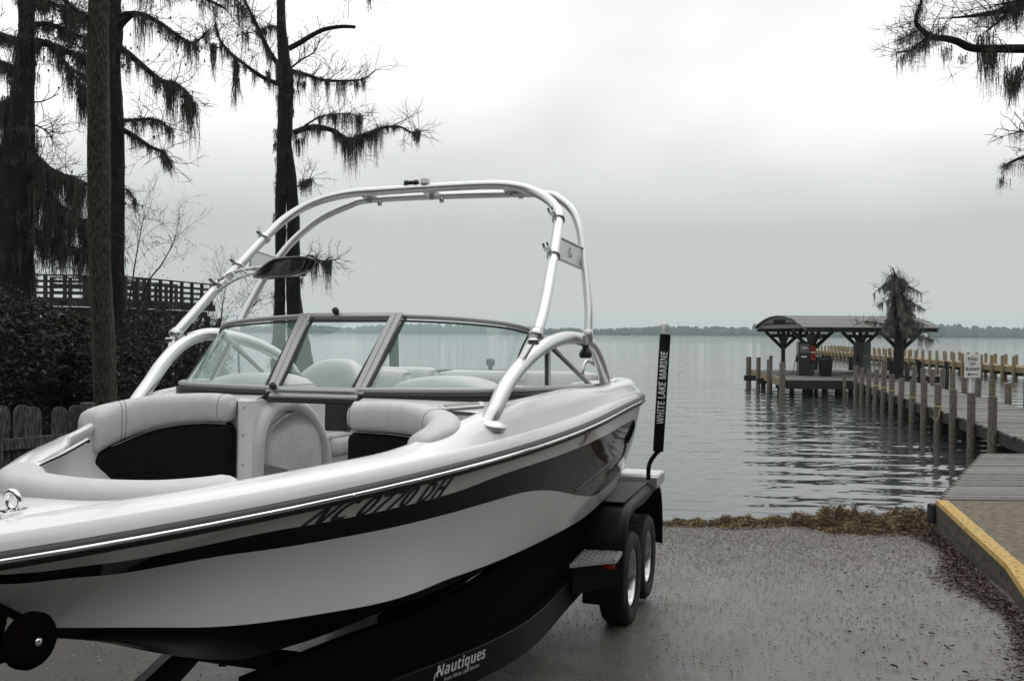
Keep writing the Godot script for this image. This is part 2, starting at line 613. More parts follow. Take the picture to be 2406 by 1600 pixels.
func make_far_shore() -> void:
	rng.seed = 5
	var m := MB.new()
	var rows := []
	for k in 3:
		var row := PackedVector3Array()
		for i in 41:
			var x := -1500.0 + 75.0 * i
			row.append(Vector3(x, [-0.5, 1.0, 2.0][k], -(shore_d(x) + [0.0, 6.0, 260.0][k])))
		rows.append(row)
	m.grid(rows, 1)
	tag(part("far_shore", m.mesh(), M.far_leaf, self), "low far shore across the lake", "shore", "", "structure")
	var crown := MB.new()
	crown.ball(Vector3(), Vector3(1, 1, 1), 4)
	var mm := MultiMesh.new()
	mm.transform_format = MultiMesh.TRANSFORM_3D
	mm.mesh = crown.mesh()
	mm.instance_count = 2600
	var n := FastNoiseLite.new()
	n.seed = 8
	n.frequency = 0.006
	for i in mm.instance_count:
		var x := rng.randf_range(-900, 1100)
		var big := 0.75 + 0.35 * n.get_noise_1d(x) + (0.3 if x > 330.0 else 0.0)
		var hgt := rng.randf_range(7.0, 15.0) * big
		var back := rng.randf_range(4, 90)
		var sc := Vector3(rng.randf_range(3.0, 6.0), hgt * 0.62, rng.randf_range(3.0, 6.0))
		mm.set_instance_transform(i, Transform3D(Basis.from_scale(sc), Vector3(x, hgt * 0.55, -(shore_d(x) + back))))
	var o := MultiMeshInstance3D.new()
	o.name = "far_forest"
	o.multimesh = mm
	o.material_override = M.far_leaf
	add_child(o)
	tag(o, "hazy treeline on the far side of the lake", "forest", "", "stuff")
	for q in [[1905.0, 7.0], [2072.0, 9.0], [1560.0, 6.0]]:      # pale lakeside houses among the trees
		var d := 1130.0
		var x: float = (q[0] - 1179.0) / 2000.0 * d
		var p := Vector3(x, 0.9, -(shore_d(x) + 1.0))
		var h := thing("lake_house", ["small white house at the far waterline behind the dock roof's second post", "small white house at the far waterline between the dock roof's posts, right of the pump", "small white house at the far waterline left of the dock roof"][counts.get("lh", 0)], "house", Transform3D(Basis(), p), "houses on the far shore")
		counts["lh"] = counts.get("lh", 0) + 1
		part("wall", box_mesh(Vector3(q[1] * 0.5, 1.3, 3), 0.0, Vector3(0, 1.3, 0)), M.white_plastic, h)
		var rf := MB.new()
		rf.bar(Vector3(-q[1] * 0.55, 3.0, 1.8), Vector3(q[1] * 0.55, 3.0, 1.8), 4.2, 0.2, Vector3(0, 1, 0.5))
		rf.bar(Vector3(-q[1] * 0.55, 3.0, -1.8), Vector3(q[1] * 0.55, 3.0, -1.8), 4.2, 0.2, Vector3(0, 1, -0.5))
		part("roof", rf.mesh(), M.frame_grey, h)

func shore_d(x: float) -> float:
	return 1180.0 + 40.0 * sin(x * 0.004) - smoothstep(250.0, 420.0, x) * 160.0 + 30.0 * sin(x * 0.013)

# ---------------------------------------------------------------- the boat
func rail_z(x: float) -> float:
	if x < -1.0:
		var t := clampf((-1.9 - x) / 1.05, 0.0, 1.0)
		return 1.194 - 0.26 * pow(t, 1.6)
	var u := clampf((x + 1.0) / 3.236, 0.0, 1.0)
	return 1.194 * pow(maxf(1.0 - pow(u, 2.36), 0.0), 0.909)

func rail_y(x: float) -> float:
	var y := -0.462 - 0.0694 * x - 0.009 * x * x
	if x < -2.2: y -= 0.24 * pow((-2.2 - x) / 0.75, 1.7)
	return y

func rail(x: float, sd: float) -> Vector3:
	return Vector3(x, rail_y(x), rail_z(x) * sd)

const LOW := [[-2.95, -2.9, -1.06, 0.84], [-2.4, -2.4, -1.03, 0.93], [-1.9, -1.9, -1.01, 0.98], [-0.98, -0.98, -1.02, 1.0], [-0.45, -0.45, -1.025, 0.95], [0.5, 0.5, -1.0, 0.84], [1.08, 1.08, -1.0, 0.65], [1.35, 1.49, -0.97, 0.40], [1.5, 1.65, -0.945, 0.22], [1.65, 1.77, -0.935, 0.0], [1.95, 1.95, -0.812, 0.0], [2.236, 2.236, -0.665, 0.0]]

func low(x: float, sd: float) -> Vector3:       # the chine, and further forward the stem
	var i := 0
	while i < LOW.size() - 2 and x > LOW[i + 1][0]: i += 1
	var a = LOW[i]
	var b = LOW[i + 1]
	var t := clampf((x - a[0]) / (b[0] - a[0]), 0.0, 1.0)
	var va := Vector3(a[1], a[2], a[3])
	var vb := Vector3(b[1], b[2], b[3])
	var p := va.lerp(vb, t)
	if i > 0 and i < 8:
		var pre = LOW[i - 1]
		var post = LOW[i + 2]
		p = va.cubic_interpolate_in_time(vb, Vector3(pre[1], pre[2], pre[3]), Vector3(post[1], post[2], post[3]), t, b[0] - a[0], pre[0] - a[0], post[0] - a[0])
	p.z = maxf(p.z, 0.0) * sd
	return p

func side(x: float, f: float, sd: float) -> Vector3:     # f runs from the rub rail (0) to the chine (1)
	var a := rail(x, 1.0)
	var b := low(x, 1.0)
	var p := a.lerp(b, f)
	var k := lerpf(-0.035, 0.045, smoothstep(-1.2, 1.2, x)) * smoothstep(2.236, 1.5, x)
	p.z = maxf(p.z - k * sin(PI * f) , 0.0)
	p.z *= sd
	return p

func band_top(x: float) -> float:
	return 0.19 + 0.03 * smoothstep(0.4, 0.7, x) + 0.14 * smoothstep(1.35, 1.8, x) + 0.14 * smoothstep(1.75, 2.15, x) - 0.02 * smoothstep(0.6, 0.2, x)

func band_low(x: float) -> float:
	var y := 0.41 + 0.11 * smoothstep(1.4, 1.8, x) + 0.24 * smoothstep(1.75, 2.15, x) - 0.02 * sin(clampf((x - 0.6) / 1.0, 0, 1) * PI)
	y += 0.39 * smoothstep(0.25, -1.3, x)
	return y

func rise(x: float) -> float:
	var r := 0.085
	r += 0.115 * smoothstep(0.95, 0.1, x)
	r -= 0.06 * smoothstep(-0.2, -1.4, x)
	return r

func inset_at(x: float, sd: float) -> float:
	var i := lerpf(0.19, 0.15, smoothstep(0.7, -0.1, x))
	if sd > 0.0: i -= 0.09 * smoothstep(1.2, 0.92, x) * smoothstep(0.25, 0.45, x)
	return i

func stb_lift(x: float, sd: float) -> float:
	return 0.03 * smoothstep(0.45, 0.8, x) * smoothstep(1.75, 1.3, x) if sd > 0.0 else 0.0

func loft(rows: Array, called: String, m: Material, parent: Node) -> MeshInstance3D:
	var b := MB.new()
	b.grid(rows, 1)
	return part(called, b.mesh(), m, parent)

func xs_between(a: float, b: float, n: int) -> PackedFloat32Array:
	var o := PackedFloat32Array()
	for i in n + 1: o.append(lerpf(a, b, float(i) / n))
	return o

func make_boat() -> void:
	var b := thing("ski_boat", "white open bow ski boat with black side band and aluminium tower on a trailer", "boat", boat_frame)
	var lift := Transform3D(Basis(), Vector3(0, HB, 0))
	var hull := Node3D.new()
	hull.name = "hull"
	b.add_child(hull)
	hull.transform = lift
	var xs := PackedFloat32Array()
	for q in xs_between(-2.95, 1.0, 60): xs.append(q)
	for q in xs_between(1.02, 2.236, 60): xs.append(q)
	for sd in [-1.0, 1.0]:
		for zone in 3:
			var rows := []
			for x in xs:
				var f0 := 0.0
				var f1 := band_top(x)
				if x < -1.75: f1 = lerpf(f1, 0.5, smoothstep(-1.75, -2.25, x))
				var f2 := band_low(x)
				if x < -1.75: f2 = lerpf(f2, 0.5, smoothstep(-1.75, -2.25, x))
				f2 = maxf(f2, f1)
				var lo: float = [f0, f1, f2][zone]
				var hi: float = [f1, f2, 1.0][zone]
				var row := PackedVector3Array()
				for k in 7: row.append(side(x, lerpf(lo, hi, k / 6.0), sd))
				rows.append(row)
			loft(rows, ["upper_side", "black_band", "lower_side"][zone], M.gelcoat_black if zone == 1 else M.gelcoat_white, hull)
		var rows := []
		for x in xs:
			var c := low(x, sd)
			var ky := -1.41
			if c.x > 0.0: ky = -1.42 + 0.06 * smoothstep(0.0, 0.73, c.x)
			if c.x > 0.73: ky = lerpf(-1.36, -0.937, pow((c.x - 0.73) / 1.04, 1.25))
			if x >= 1.65: ky = c.y
			var row := PackedVector3Array()
			for k in 9:
				var f := k / 8.0
				var p := c.lerp(Vector3(c.x, minf(ky, c.y), 0), f)
				p.y -= 0.03 * sin(PI * f)
				row.append(p)
			rows.append(row)
		loft(rows, "bottom", M.hull_black, hull)
	# transom
	var tr := MB.new()
	var left := PackedVector3Array()
	var right := PackedVector3Array()
	for k in 13:
		left.append(side(-2.95, k / 12.0, -1.0))
		right.append(side(-2.95, k / 12.0, 1.0))
	tr.grid([left, right], 1)
	tr.quad(left[12], right[12], Vector3(-2.9, -1.41, 0), Vector3(-2.9, -1.41, 0))
	part("transom", tr.mesh(), M.gelcoat_white, hull)
	# rub rail: black rubber with a bright insert and its screws
	for sd in [-1.0, 1.0]:
		var p := PackedVector3Array()
		var q := PackedVector3Array()
		for x in xs:
			var o := (rail(x + 0.01, sd) - rail(x - 0.01, sd)).cross(Vector3.UP).normalized() * (1.0 if sd > 0 else 1.0)
			if o.z * sd < 0: o = -o
			p.append(rail(x, sd) + o * 0.002)
			q.append(rail(x, sd) + o * 0.021 + Vector3(0, 0.002, 0))
		var rr := part("rub_rail", tube_mesh(p, 0.026, 10), M.rubber_black, hull)
		part("insert", tube_mesh(q, 0.0085, 8), M.chrome, rr)
		var sc := MB.new()
		sc.ball(Vector3(), Vector3(0.006, 0.006, 0.006), 4)
		var scm := sc.mesh()
		for i in 15:
			var x := -2.0 + 0.27 * i
			piece("screw", scm, M.steel, rr, Transform3D(Basis(), rail(x, sd) + Vector3(0, 0.002, (0.029) * sd)))
		# stern corner piece
	var deck := Node3D.new()
	deck.name = "deck"
	b.add_child(deck)
	deck.transform = lift
	for sd in [-1.0, 1.0]:
		var rows := []
		for x in xs:
			var r := rise(x)
			var z := rail_z(x)
			var y := rail_y(x)
			if x < -2.5: r = lerpf(r, 0.19, smoothstep(-2.5, -2.9, x))
			var inset := inset_at(x, sd)
			if x < -2.0: inset = lerpf(inset, 0.3, smoothstep(-2.0, -2.5, x))
			var prof := [[0.0, 0.018], [0.006, 0.04], [0.02, 0.06], [0.028, 0.066], [0.05, 0.066 + (r - 0.066) * 0.45], [inset * 0.45, r * 0.92 + 0.004], [inset * 0.7, r], [inset * 0.9, r * 0.985], [inset, r * 0.95], [inset + 0.012, r * 0.84]]
			var row := PackedVector3Array()
			for c in prof: row.append(Vector3(x, y + c[1] + stb_lift(x, sd) * smoothstep(0.02, 0.12, c[0]), maxf(z - c[0], 0.0) * sd))
			rows.append(row)
		var gm := MB.new()
		var lip := []
		var crown := []
		for row in rows:
			lip.append((row as PackedVector3Array).slice(0, 4))
			crown.append((row as PackedVector3Array).slice(3))
		gm.grid(lip, 1)
		gm.grid(crown, 2)
		part("gunwale", gm.mesh(), M.gelcoat_white, deck)
		rows = []
		for x in xs_between(-2.3, 1.5, 50):      # inside wall of the cockpit
			var r := rise(x) * 0.84
			var inset := inset_at(x, sd) + 0.012
			var z := maxf(rail_z(x) - inset, 0.0)
			var y := rail_y(x) + r
			var hz := rail_z(x)
			var hy := rail_y(x)
			y += stb_lift(x, sd)
			rows.append(pv([Vector3(x, y, z * sd), Vector3(x, y - 0.015, (z - 0.006) * sd), Vector3(x, y - 0.035, (z + 0.01) * sd), Vector3(x, hy - 0.06, maxf(hz - 0.115, z * 0.9) * sd), Vector3(x, hy - 0.16, maxf(hz - 0.17, z * 0.7) * sd), Vector3(x, -0.82, maxf(minf(hz - 0.26, absf(low(x, 1.0).z) - 0.08), 0.0) * sd), Vector3(x, -0.95, maxf(absf(low(x, 1.0).z) - 0.22, 0.0) * sd)]))
		loft(rows, "cockpit_side", M.liner, deck)
	# foredeck
	var rows := []
	for x in xs_between(1.58, 2.236, 16):
		var row := PackedVector3Array()
		var z := maxf(rail_z(x) - 0.19, 0.0)
		for k in 9: row.append(Vector3(x, rail_y(x) + 0.085 * 0.95 + 0.012 * (1.0 - pow(k / 4.0 - 1.0, 2.0)), z * (k / 4.0 - 1.0)))
		rows.append(row)
	loft(rows, "foredeck", M.gelcoat_white, deck)
	rows = [PackedVector3Array(), PackedVector3Array()]
	for k in 9:
		var z := (rail_z(1.58) - 0.19) * (k / 4.0 - 1.0)
		rows[0].append(Vector3(1.58, rail_y(1.58) + 0.081 + 0.012 * (1.0 - pow(k / 4.0 - 1.0, 2.0)), z))
		rows[1].append(Vector3(1.50, -0.84, z * 0.35))
	loft(rows, "foredeck_wall", M.liner, deck)
	rows = []
	for x in xs_between(-2.3, 1.45, 10):
		var z := maxf(absf(low(x, 1.0).z) - 0.22, 0.0)
		rows.append(pv([Vector3(x, -0.95, -z), Vector3(x, -0.95, z)]))
	loft(rows, "floor", M.carpet, deck)
	# stern deck
	rows = []
	for x in xs_between(-2.95, -2.2, 12):
		var row := PackedVector3Array()
		var inset := lerpf(0.15, 0.3, smoothstep(-2.0, -2.5, x))
		var r := rise(x)
		if x < -2.5: r = lerpf(r, 0.19, smoothstep(-2.5, -2.9, x))
		var z := rail_z(x) - inset
		for k in 9: row.append(Vector3(x, rail_y(x) + r * 0.95 + 0.05 * (1.0 - pow(k / 4.0 - 1.0, 2.0)), z * (k / 4.0 - 1.0)))
		rows.append(row)
	loft(rows, "stern_deck", M.gelcoat_white, deck)
	rows = [PackedVector3Array(), PackedVector3Array()]
	for k in 9:
		var x := -2.95
		rows[0].append(Vector3(x, rail_y(x) + 0.1805 + 0.05 * (1.0 - pow(k / 4.0 - 1.0, 2.0)), (rail_z(x) - 0.3) * (k / 4.0 - 1.0)))
		rows[1].append(Vector3(x, rail_y(x) - 0.02, (rail_z(x) - 0.02) * (k / 4.0 - 1.0)))
	loft(rows, "stern_face", M.gelcoat_white, deck)
	# dash decks either side of the walk-through, under the windshield
	for sd in [-1.0, 1.0]:
		rows = []
		for x in xs_between(-0.5, 0.36, 14):
			var row := PackedVector3Array()
			var zo := rail_z(x) - inset_at(x, sd)
			var yo := rail_y(x) + rise(x) * 0.95
			for k in 8:
				var f := k / 7.0
				row.append(Vector3(x, lerpf(-0.272 - 0.03 * smoothstep(0.22, 0.36, x), yo - 0.002, pow(f, 1.6)), lerpf(0.27, zo, f) * sd))
			rows.append(row)
		loft(rows, "dash_deck", M.gelcoat_white, deck)
	var cf := MB.new()
	cf.box(Vector3(0.02, -0.62, 0.285), Vector3(0.345, 0.33, 0.02), Basis(), 0.012)
	cf.box(Vector3(0.37, -0.62, 0.288), Vector3(0.022, 0.33, 0.042), Basis(), 0.012)
	cf.box(Vector3(0.33, -0.67, 0.6), Vector3(0.02, 0.33, 0.34), Basis())
	var console := part("console", cf.mesh(), M.gelcoat_white, deck)
	var cs := MB.new()
	cs.ball(Vector3(), Vector3(0.004, 0.007, 0.007), 4)
	var csm := cs.mesh()
	for y in [-0.33, -0.46, -0.6, -0.72]:
		piece("screw", csm, M.steel, console, Transform3D(Basis(), Vector3(0.393, y, 0.288)))
	cf = MB.new()
	cf.box(Vector3(-0.05, -0.62, -0.285), Vector3(0.42, 0.33, 0.02), Basis(), 0.012)
	cf.box(Vector3(0.33, -0.67, -0.55), Vector3(0.02, 0.33, 0.28), Basis())
	part("console", cf.mesh(), M.gelcoat_white, deck)
	# padded arch on the walk-through side of the helm console
	var ap := []
	for q in [[0.345, -0.9], [0.345, -0.62], [0.33, -0.47], [0.25, -0.365], [0.10, -0.325], [-0.06, -0.36], [-0.2, -0.47], [-0.285, -0.62], [-0.30, -0.9]]:
		ap.append(Vector3(q[0], q[1], 0.262))
	var pad := part("padded_panel", tube_mesh(smooth_path(ap), 0.052, 12, 0.75), M.vinyl_grey, deck)
	var ip := MB.new()
	ip.soft(Vector3(0.52, 0.62, 0.05), 0.024, 8, func(p: Vector3): return Vector3(p.x + 0.02, p.y - 0.68 - 0.10 * pow(absf(p.x) / 0.26, 2.0) * (p.y + 0.31) / 0.62, p.z + 0.252))
	part("inset", ip.mesh(), M.vinyl_grey, pad)
	var mp := MB.new()
	mp.box(Vector3(0.22, -0.655, 0.221), Vector3(0.10, 0.03, 0.004), Basis(Vector3.BACK, 0.25), 0.003)
	part("mesh_pocket", mp.mesh(), M.decal_grey, pad)
	make_boat_seats(b, lift)
	make_windshield(b, lift)
	make_tower(b, lift)
	make_boat_details(b, lift)

var pad_rows := []
func stitching(where: Array, parent: Node) -> void:      # seams round the pad made last
	for f in where:
		var ring: PackedVector3Array = pad_rows[int(f * (pad_rows.size() - 1))]
		var c := Vector3()
		for p in ring: c += p / ring.size()
		var o := PackedVector3Array()
		for k in ring.size() + 1: o.append(c + (ring[k % ring.size()] - c) * 1.006)
		part("seam", tube_mesh(o, 0.0016, 5), M.seam, parent)

func band_pad(path: Array, tops: Array, bots: Array, thick: float, fwd := 1.0) -> ArrayMesh:    # an upholstered strip that stands along a path of [x, z]
	var c := []
	for i in path.size(): c.append(Vector3(path[i][0], tops[i], path[i][1]))
	var d := []
	for i in path.size(): d.append(Vector3(path[i][0], bots[i], path[i][1]))
	var tp := smooth_path(c, 7)
	var bp := smooth_path(d, 7)
	var rows := []
	var n := tp.size()
	for i in n:
		var t := tp[mini(i + 1, n - 1)] - tp[maxi(i - 1, 0)]
		t.y = 0
		var nr := t.normalized().cross(Vector3.UP) * fwd
		var endk := minf(minf(i, n - 1 - i) / 3.0, 1.0)
		var rnd := sqrt(maxf(1.0 - pow(1.0 - endk, 2.0), 0.004))
		var w := thick * 0.5 * rnd
		var hgt := tp[i].y - bp[i].y
		var mid := (tp[i].y + bp[i].y) * 0.5
		var rr := minf(thick * 0.5, hgt * 0.5)
		var hh := hgt * 0.5 - rr * (1.0 - rnd)
		rr *= rnd
		var ring := PackedVector3Array()
		for k in 20:
			var a := TAU * k / 20.0
			var cx := signf(cos(a)) * pow(absf(cos(a)), 0.7) * w
			var sy := sin(a)
			var yy := signf(sy) * (hh - rr + rr * pow(absf(sy), 0.8)) if absf(sy) > 0.15 else sy / 0.15 * (hh - rr + rr * pow(0.15, 0.8))
			ring.append(Vector3(tp[i].x, mid + yy, tp[i].z) + nr * cx)
		rows.append(ring)
	var m := MB.new()
	m.grid(rows, 1, true)
	m.fan(rows[0], -1)
	m.fan(rows[-1], -1)
	pad_rows = rows
	return m.mesh()

func piping(path: Array, ys: Array, off: float, r := 0.004, fwd := 1.0) -> ArrayMesh:
	var c := []
	for i in path.size(): c.append(Vector3(path[i][0], ys[i], path[i][1]))
	var p := smooth_path(c, 6)
	var o := PackedVector3Array()
	for i in p.size():
		var t := p[mini(i + 1, p.size() - 1)] - p[maxi(i - 1, 0)]
		t.y = 0
		o.append(p[i] + t.normalized().cross(Vector3.UP) * fwd * off)
	return tube_mesh(o, r, 6)

func make_boat_seats(b: Node3D, lift: Transform3D) -> void:
	var s := Node3D.new()
	s.name = "starboard_bow_seat"
	b.add_child(s)
	s.transform = lift
	var path := [[0.40, 0.338], [0.41, 0.46], [0.44, 0.62], [0.52, 0.76], [0.64, 0.85], [0.76, 0.875]]
	var tops := [-0.272, -0.266, -0.272, -0.286, -0.315, -0.35]
	var split := [-0.405, -0.405, -0.42, -0.455, -0.51, -0.56]
	var bots := [-0.76, -0.76, -0.76, -0.76, -0.76, -0.76]
	part("bolster", band_pad(path, tops, split, 0.15), M.vinyl_grey, s)
	stitching([0.09, 0.72, 0.75], s)
	var ins := path.map(func(q): return [q[0] - 0.0, q[1]])
	part("black_insert", band_pad(ins, split, bots, 0.115), M.vinyl_black, s)
	part("piping", piping(path.slice(0, 5), split.slice(0, 5), 0.062, 0.0022, -1.0), M.seam, s)
	var st := MB.new()
	st.soft(Vector3(0.7, 0.13, 0.46), 0.05, 10, func(p: Vector3): return Vector3(p.x + 0.80, p.y - 0.78, (p.z + 0.46) * (1.0 - 0.5 * (p.x + 0.35) / 0.7)))
	part("cushion", st.mesh(), M.vinyl_grey, s)
	s = Node3D.new()
	s.name = "port_bow_seat"
	b.add_child(s)
	s.transform = lift
	path = [[0.39, -0.275], [0.39, -0.42], [0.40, -0.56], [0.44, -0.70], [0.52, -0.79], [0.63, -0.805], [0.74, -0.745]]
	tops = [-0.296, -0.282, -0.284, -0.30, -0.325, -0.355, -0.405]
	split = [-0.42, -0.42, -0.425, -0.435, -0.45, -0.462, -0.475]
	bots = [-0.76, -0.76, -0.76, -0.76, -0.76, -0.76, -0.76]
	part("bolster", band_pad(path, tops, split, 0.15), M.vinyl_grey, s)
	stitching([0.07, 0.56], s)
	part("black_insert", band_pad(path.slice(0, 5), split.slice(0, 5), bots.slice(0, 5), 0.115), M.vinyl_black, s)
	part("piping", piping(path, split, 0.062, 0.0022, 1.0), M.seam, s)
	st = MB.new()
	st.soft(Vector3(0.7, 0.13, 0.46), 0.05, 10, func(p: Vector3): return Vector3(p.x + 0.80, p.y - 0.78, (p.z - 0.46) * (1.0 - 0.5 * (p.x + 0.35) / 0.7)))
	part("cushion", st.mesh(), M.vinyl_grey, s)
	# the bolster round the front of the bow well
	var bw := smooth_path([Vector3(1.40, -0.535, -0.40), Vector3(1.50, -0.54, -0.36), Vector3(1.63, -0.54, -0.26), Vector3(1.73, -0.53, -0.10), Vector3(1.74, -0.52, 0.08), Vector3(1.66, -0.515, 0.25), Vector3(1.53, -0.51, 0.37)], 8)
	var rad := PackedFloat32Array()
	for i in bw.size():
		var e := minf(i, bw.size() - 1 - i) / 5.0
		rad.append(0.078 * sqrt(clampf(1.0 - pow(1.0 - minf(e, 1.0), 2.0), 0.05, 1.0)))
	var bo := part("bow_bolster", tube_mesh(bw, rad, 18, 0.72), M.vinyl_grey, b, lift)
	var pp := PackedVector3Array()
	for i in range(2, bw.size() - 2):
		var t := bw[i + 1] - bw[i - 1]
		pp.append(bw[i] - t.normalized().cross(Vector3.UP) * -0.068 + Vector3(0, -0.03, 0))
	part("piping", tube_mesh(pp, 0.004, 6), M.decal_grey, bo)
	# helm seat
	s = Node3D.new()
	s.name = "helm_seat"
	b.add_child(s)
	s.transform = lift
	st = MB.new()
	st.soft(Vector3(0.16, 0.55, 0.48), 0.07, 10, func(p: Vector3): return Vector3(p.x - 0.82 - 0.12 * (1.0 - pow(p.z / 0.24, 2.0)), p.y - 0.375 - 0.14 * pow(absf(p.z) / 0.24, 3.0) * (p.y + 0.27) / 0.54, p.z + 0.53))
	part("backrest", st.mesh(), M.vinyl_grey, s)
	st = MB.new()
	st.soft(Vector3(0.05, 0.34, 0.36), 0.02, 4, func(p: Vector3): return Vector3(p.x - 0.73, p.y - 0.47, p.z + 0.52))
	part("front_panel", st.mesh(), M.seat_dark, s)
	st = MB.new()
	st.soft(Vector3(0.46, 0.14, 0.48), 0.06, 8, func(p: Vector3): return p + Vector3(-0.66, -0.60, 0.53))
	part("cushion", st.mesh(), M.vinyl_grey, s)
	st = MB.new()
	st.lathe(Vector3(-0.7, -0.95, 0.53), [[0.0, 0.0], [0.16, 0.0], [0.12, 0.03], [0.05, 0.06], [0.05, 0.30]], 16)
	part("pedestal", st.mesh(), M.aluminium, s)
	# rear bench round the cockpit
	s = Node3D.new()
	s.name = "rear_bench"
	b.add_child(s)
	s.transform = lift
	st = MB.new()
	st.soft(Vector3(0.15, 0.40, 1.24), 0.06, 10, func(p: Vector3): return p + Vector3(-2.12, -0.375, -0.27))
	part("backrest", st.mesh(), M.vinyl_grey, s)
	st = MB.new()
	st.soft(Vector3(0.15, 0.40, 0.55), 0.06, 8, func(p: Vector3): return p + Vector3(-2.10, -0.36, 0.63))
	part("backrest", st.mesh(), M.vinyl_grey, s)
	st = MB.new()
	st.soft(Vector3(0.75, 0.40, 0.13), 0.055, 8, func(p: Vector3): return p + Vector3(-1.62, -0.36, 0.88))
	part("side_backrest", st.mesh(), M.vinyl_grey, s)
	st = MB.new()
	st.soft(Vector3(0.75, 0.36, 0.13), 0.055, 8, func(p: Vector3): return p + Vector3(-1.62, -0.41, -0.90))
	part("side_backrest", st.mesh(), M.vinyl_grey, s)
	st = MB.new()
	st.soft(Vector3(0.52, 0.16, 1.1), 0.06, 8, func(p: Vector3): return p + Vector3(-1.82, -0.36, -0.25))
	part("cushion", st.mesh(), M.vinyl_grey, s)
	var tx := text_mesh("nautique", 0.036, func(p: Vector3): return Vector3(-2.043, -0.262 + p.y, -0.02 - p.x), 400, 0.0, 1.6)
	part("lettering", tx, M.decal_grey, s)
	# observer's chair, half turned beside the engine box
	s = Node3D.new()
	s.name = "observer_seat"
	b.add_child(s)
	s.transform = lift
	st = MB.new()
	st.soft(Vector3(0.16, 0.5, 0.62), 0.07, 10, func(p: Vector3): return Vector3(p.x - 1.50 - 0.1 * (1.0 - pow(p.z / 0.31, 2.0)), p.y - 0.42, p.z + 0.62))
	part("backrest", st.mesh(), M.vinyl_grey, s)
	# dash tops
	for sd in [-1.0, 1.0]:
		st = MB.new()
		st.soft(Vector3(0.34, 0.12, 0.52), 0.055, 8, func(p: Vector3): return Vector3(p.x - 0.12, p.y - 0.235 - 0.05 * pow(p.z / 0.26, 2.0), p.z + 0.54 * sd))
		part("dash_pad", st.mesh(), M.vinyl_grey if sd > 0 else M.liner, b, lift)
	var wheel := MB.new()
	var ring := PackedVector3Array()
	for i in 25: ring.append(Vector3(-0.42 + 0.09 * sin(TAU * i / 24), -0.32 + 0.15 * sin(TAU * i / 24), 0.55 + 0.17 * cos(TAU * i / 24)))
	wheel.tube(ring, PackedFloat32Array([0.014]), 8)
	for k in 3:
		var a := TAU * k / 3 + 0.5
		wheel.tube(pv([Vector3(-0.40, -0.32, 0.55), Vector3(-0.42 + 0.09 * sin(a), -0.32 + 0.15 * sin(a), 0.55 + 0.17 * cos(a))]), PackedFloat32Array([0.009]), 6)
	part("steering_wheel", wheel.mesh(), M.rubber_black, b, lift)

func ws_pts(sd: float) -> Array:     # pairs of base and top points of the windshield from the centre to its aft end
	var base := [[0.237, -0.267, 0.0], [0.237, -0.267, 0.24], [0.225, -0.264, 0.45], [0.20, -0.261, 0.66], [0.14, -0.258, 0.84], [-0.02, -0.256, 0.955], [-0.3, -0.256, 1.01], [-0.55, -0.258, 1.04], [-0.8, -0.26, 1.062], [-1.0, -0.262, 1.075]]
	var top := [[-0.118, 0.124, 0.0], [-0.118, 0.124, 0.271], [-0.128, 0.116, 0.47], [-0.148, 0.102, 0.68], [-0.20, 0.083, 0.835], [-0.30, 0.05, 0.93], [-0.44, -0.006, 0.967], [-0.62, -0.082, 1.0], [-0.83, -0.172, 1.04], [-1.02, -0.25, 1.075]]
	var o := []
	for i in base.size():
		o.append([Vector3(base[i][0], base[i][1], base[i][2] * sd), Vector3(top[i][0], top[i][1], top[i][2] * sd)])
	return o

func ws_curve(sd: float, from: int, to: int, f: float, steps := 6) -> PackedVector3Array:
	var p := ws_pts(sd)
	var q := []
	for i in range(from, to + 1): q.append((p[i][0] as Vector3).lerp(p[i][1], f))
	return smooth_path(q, steps)

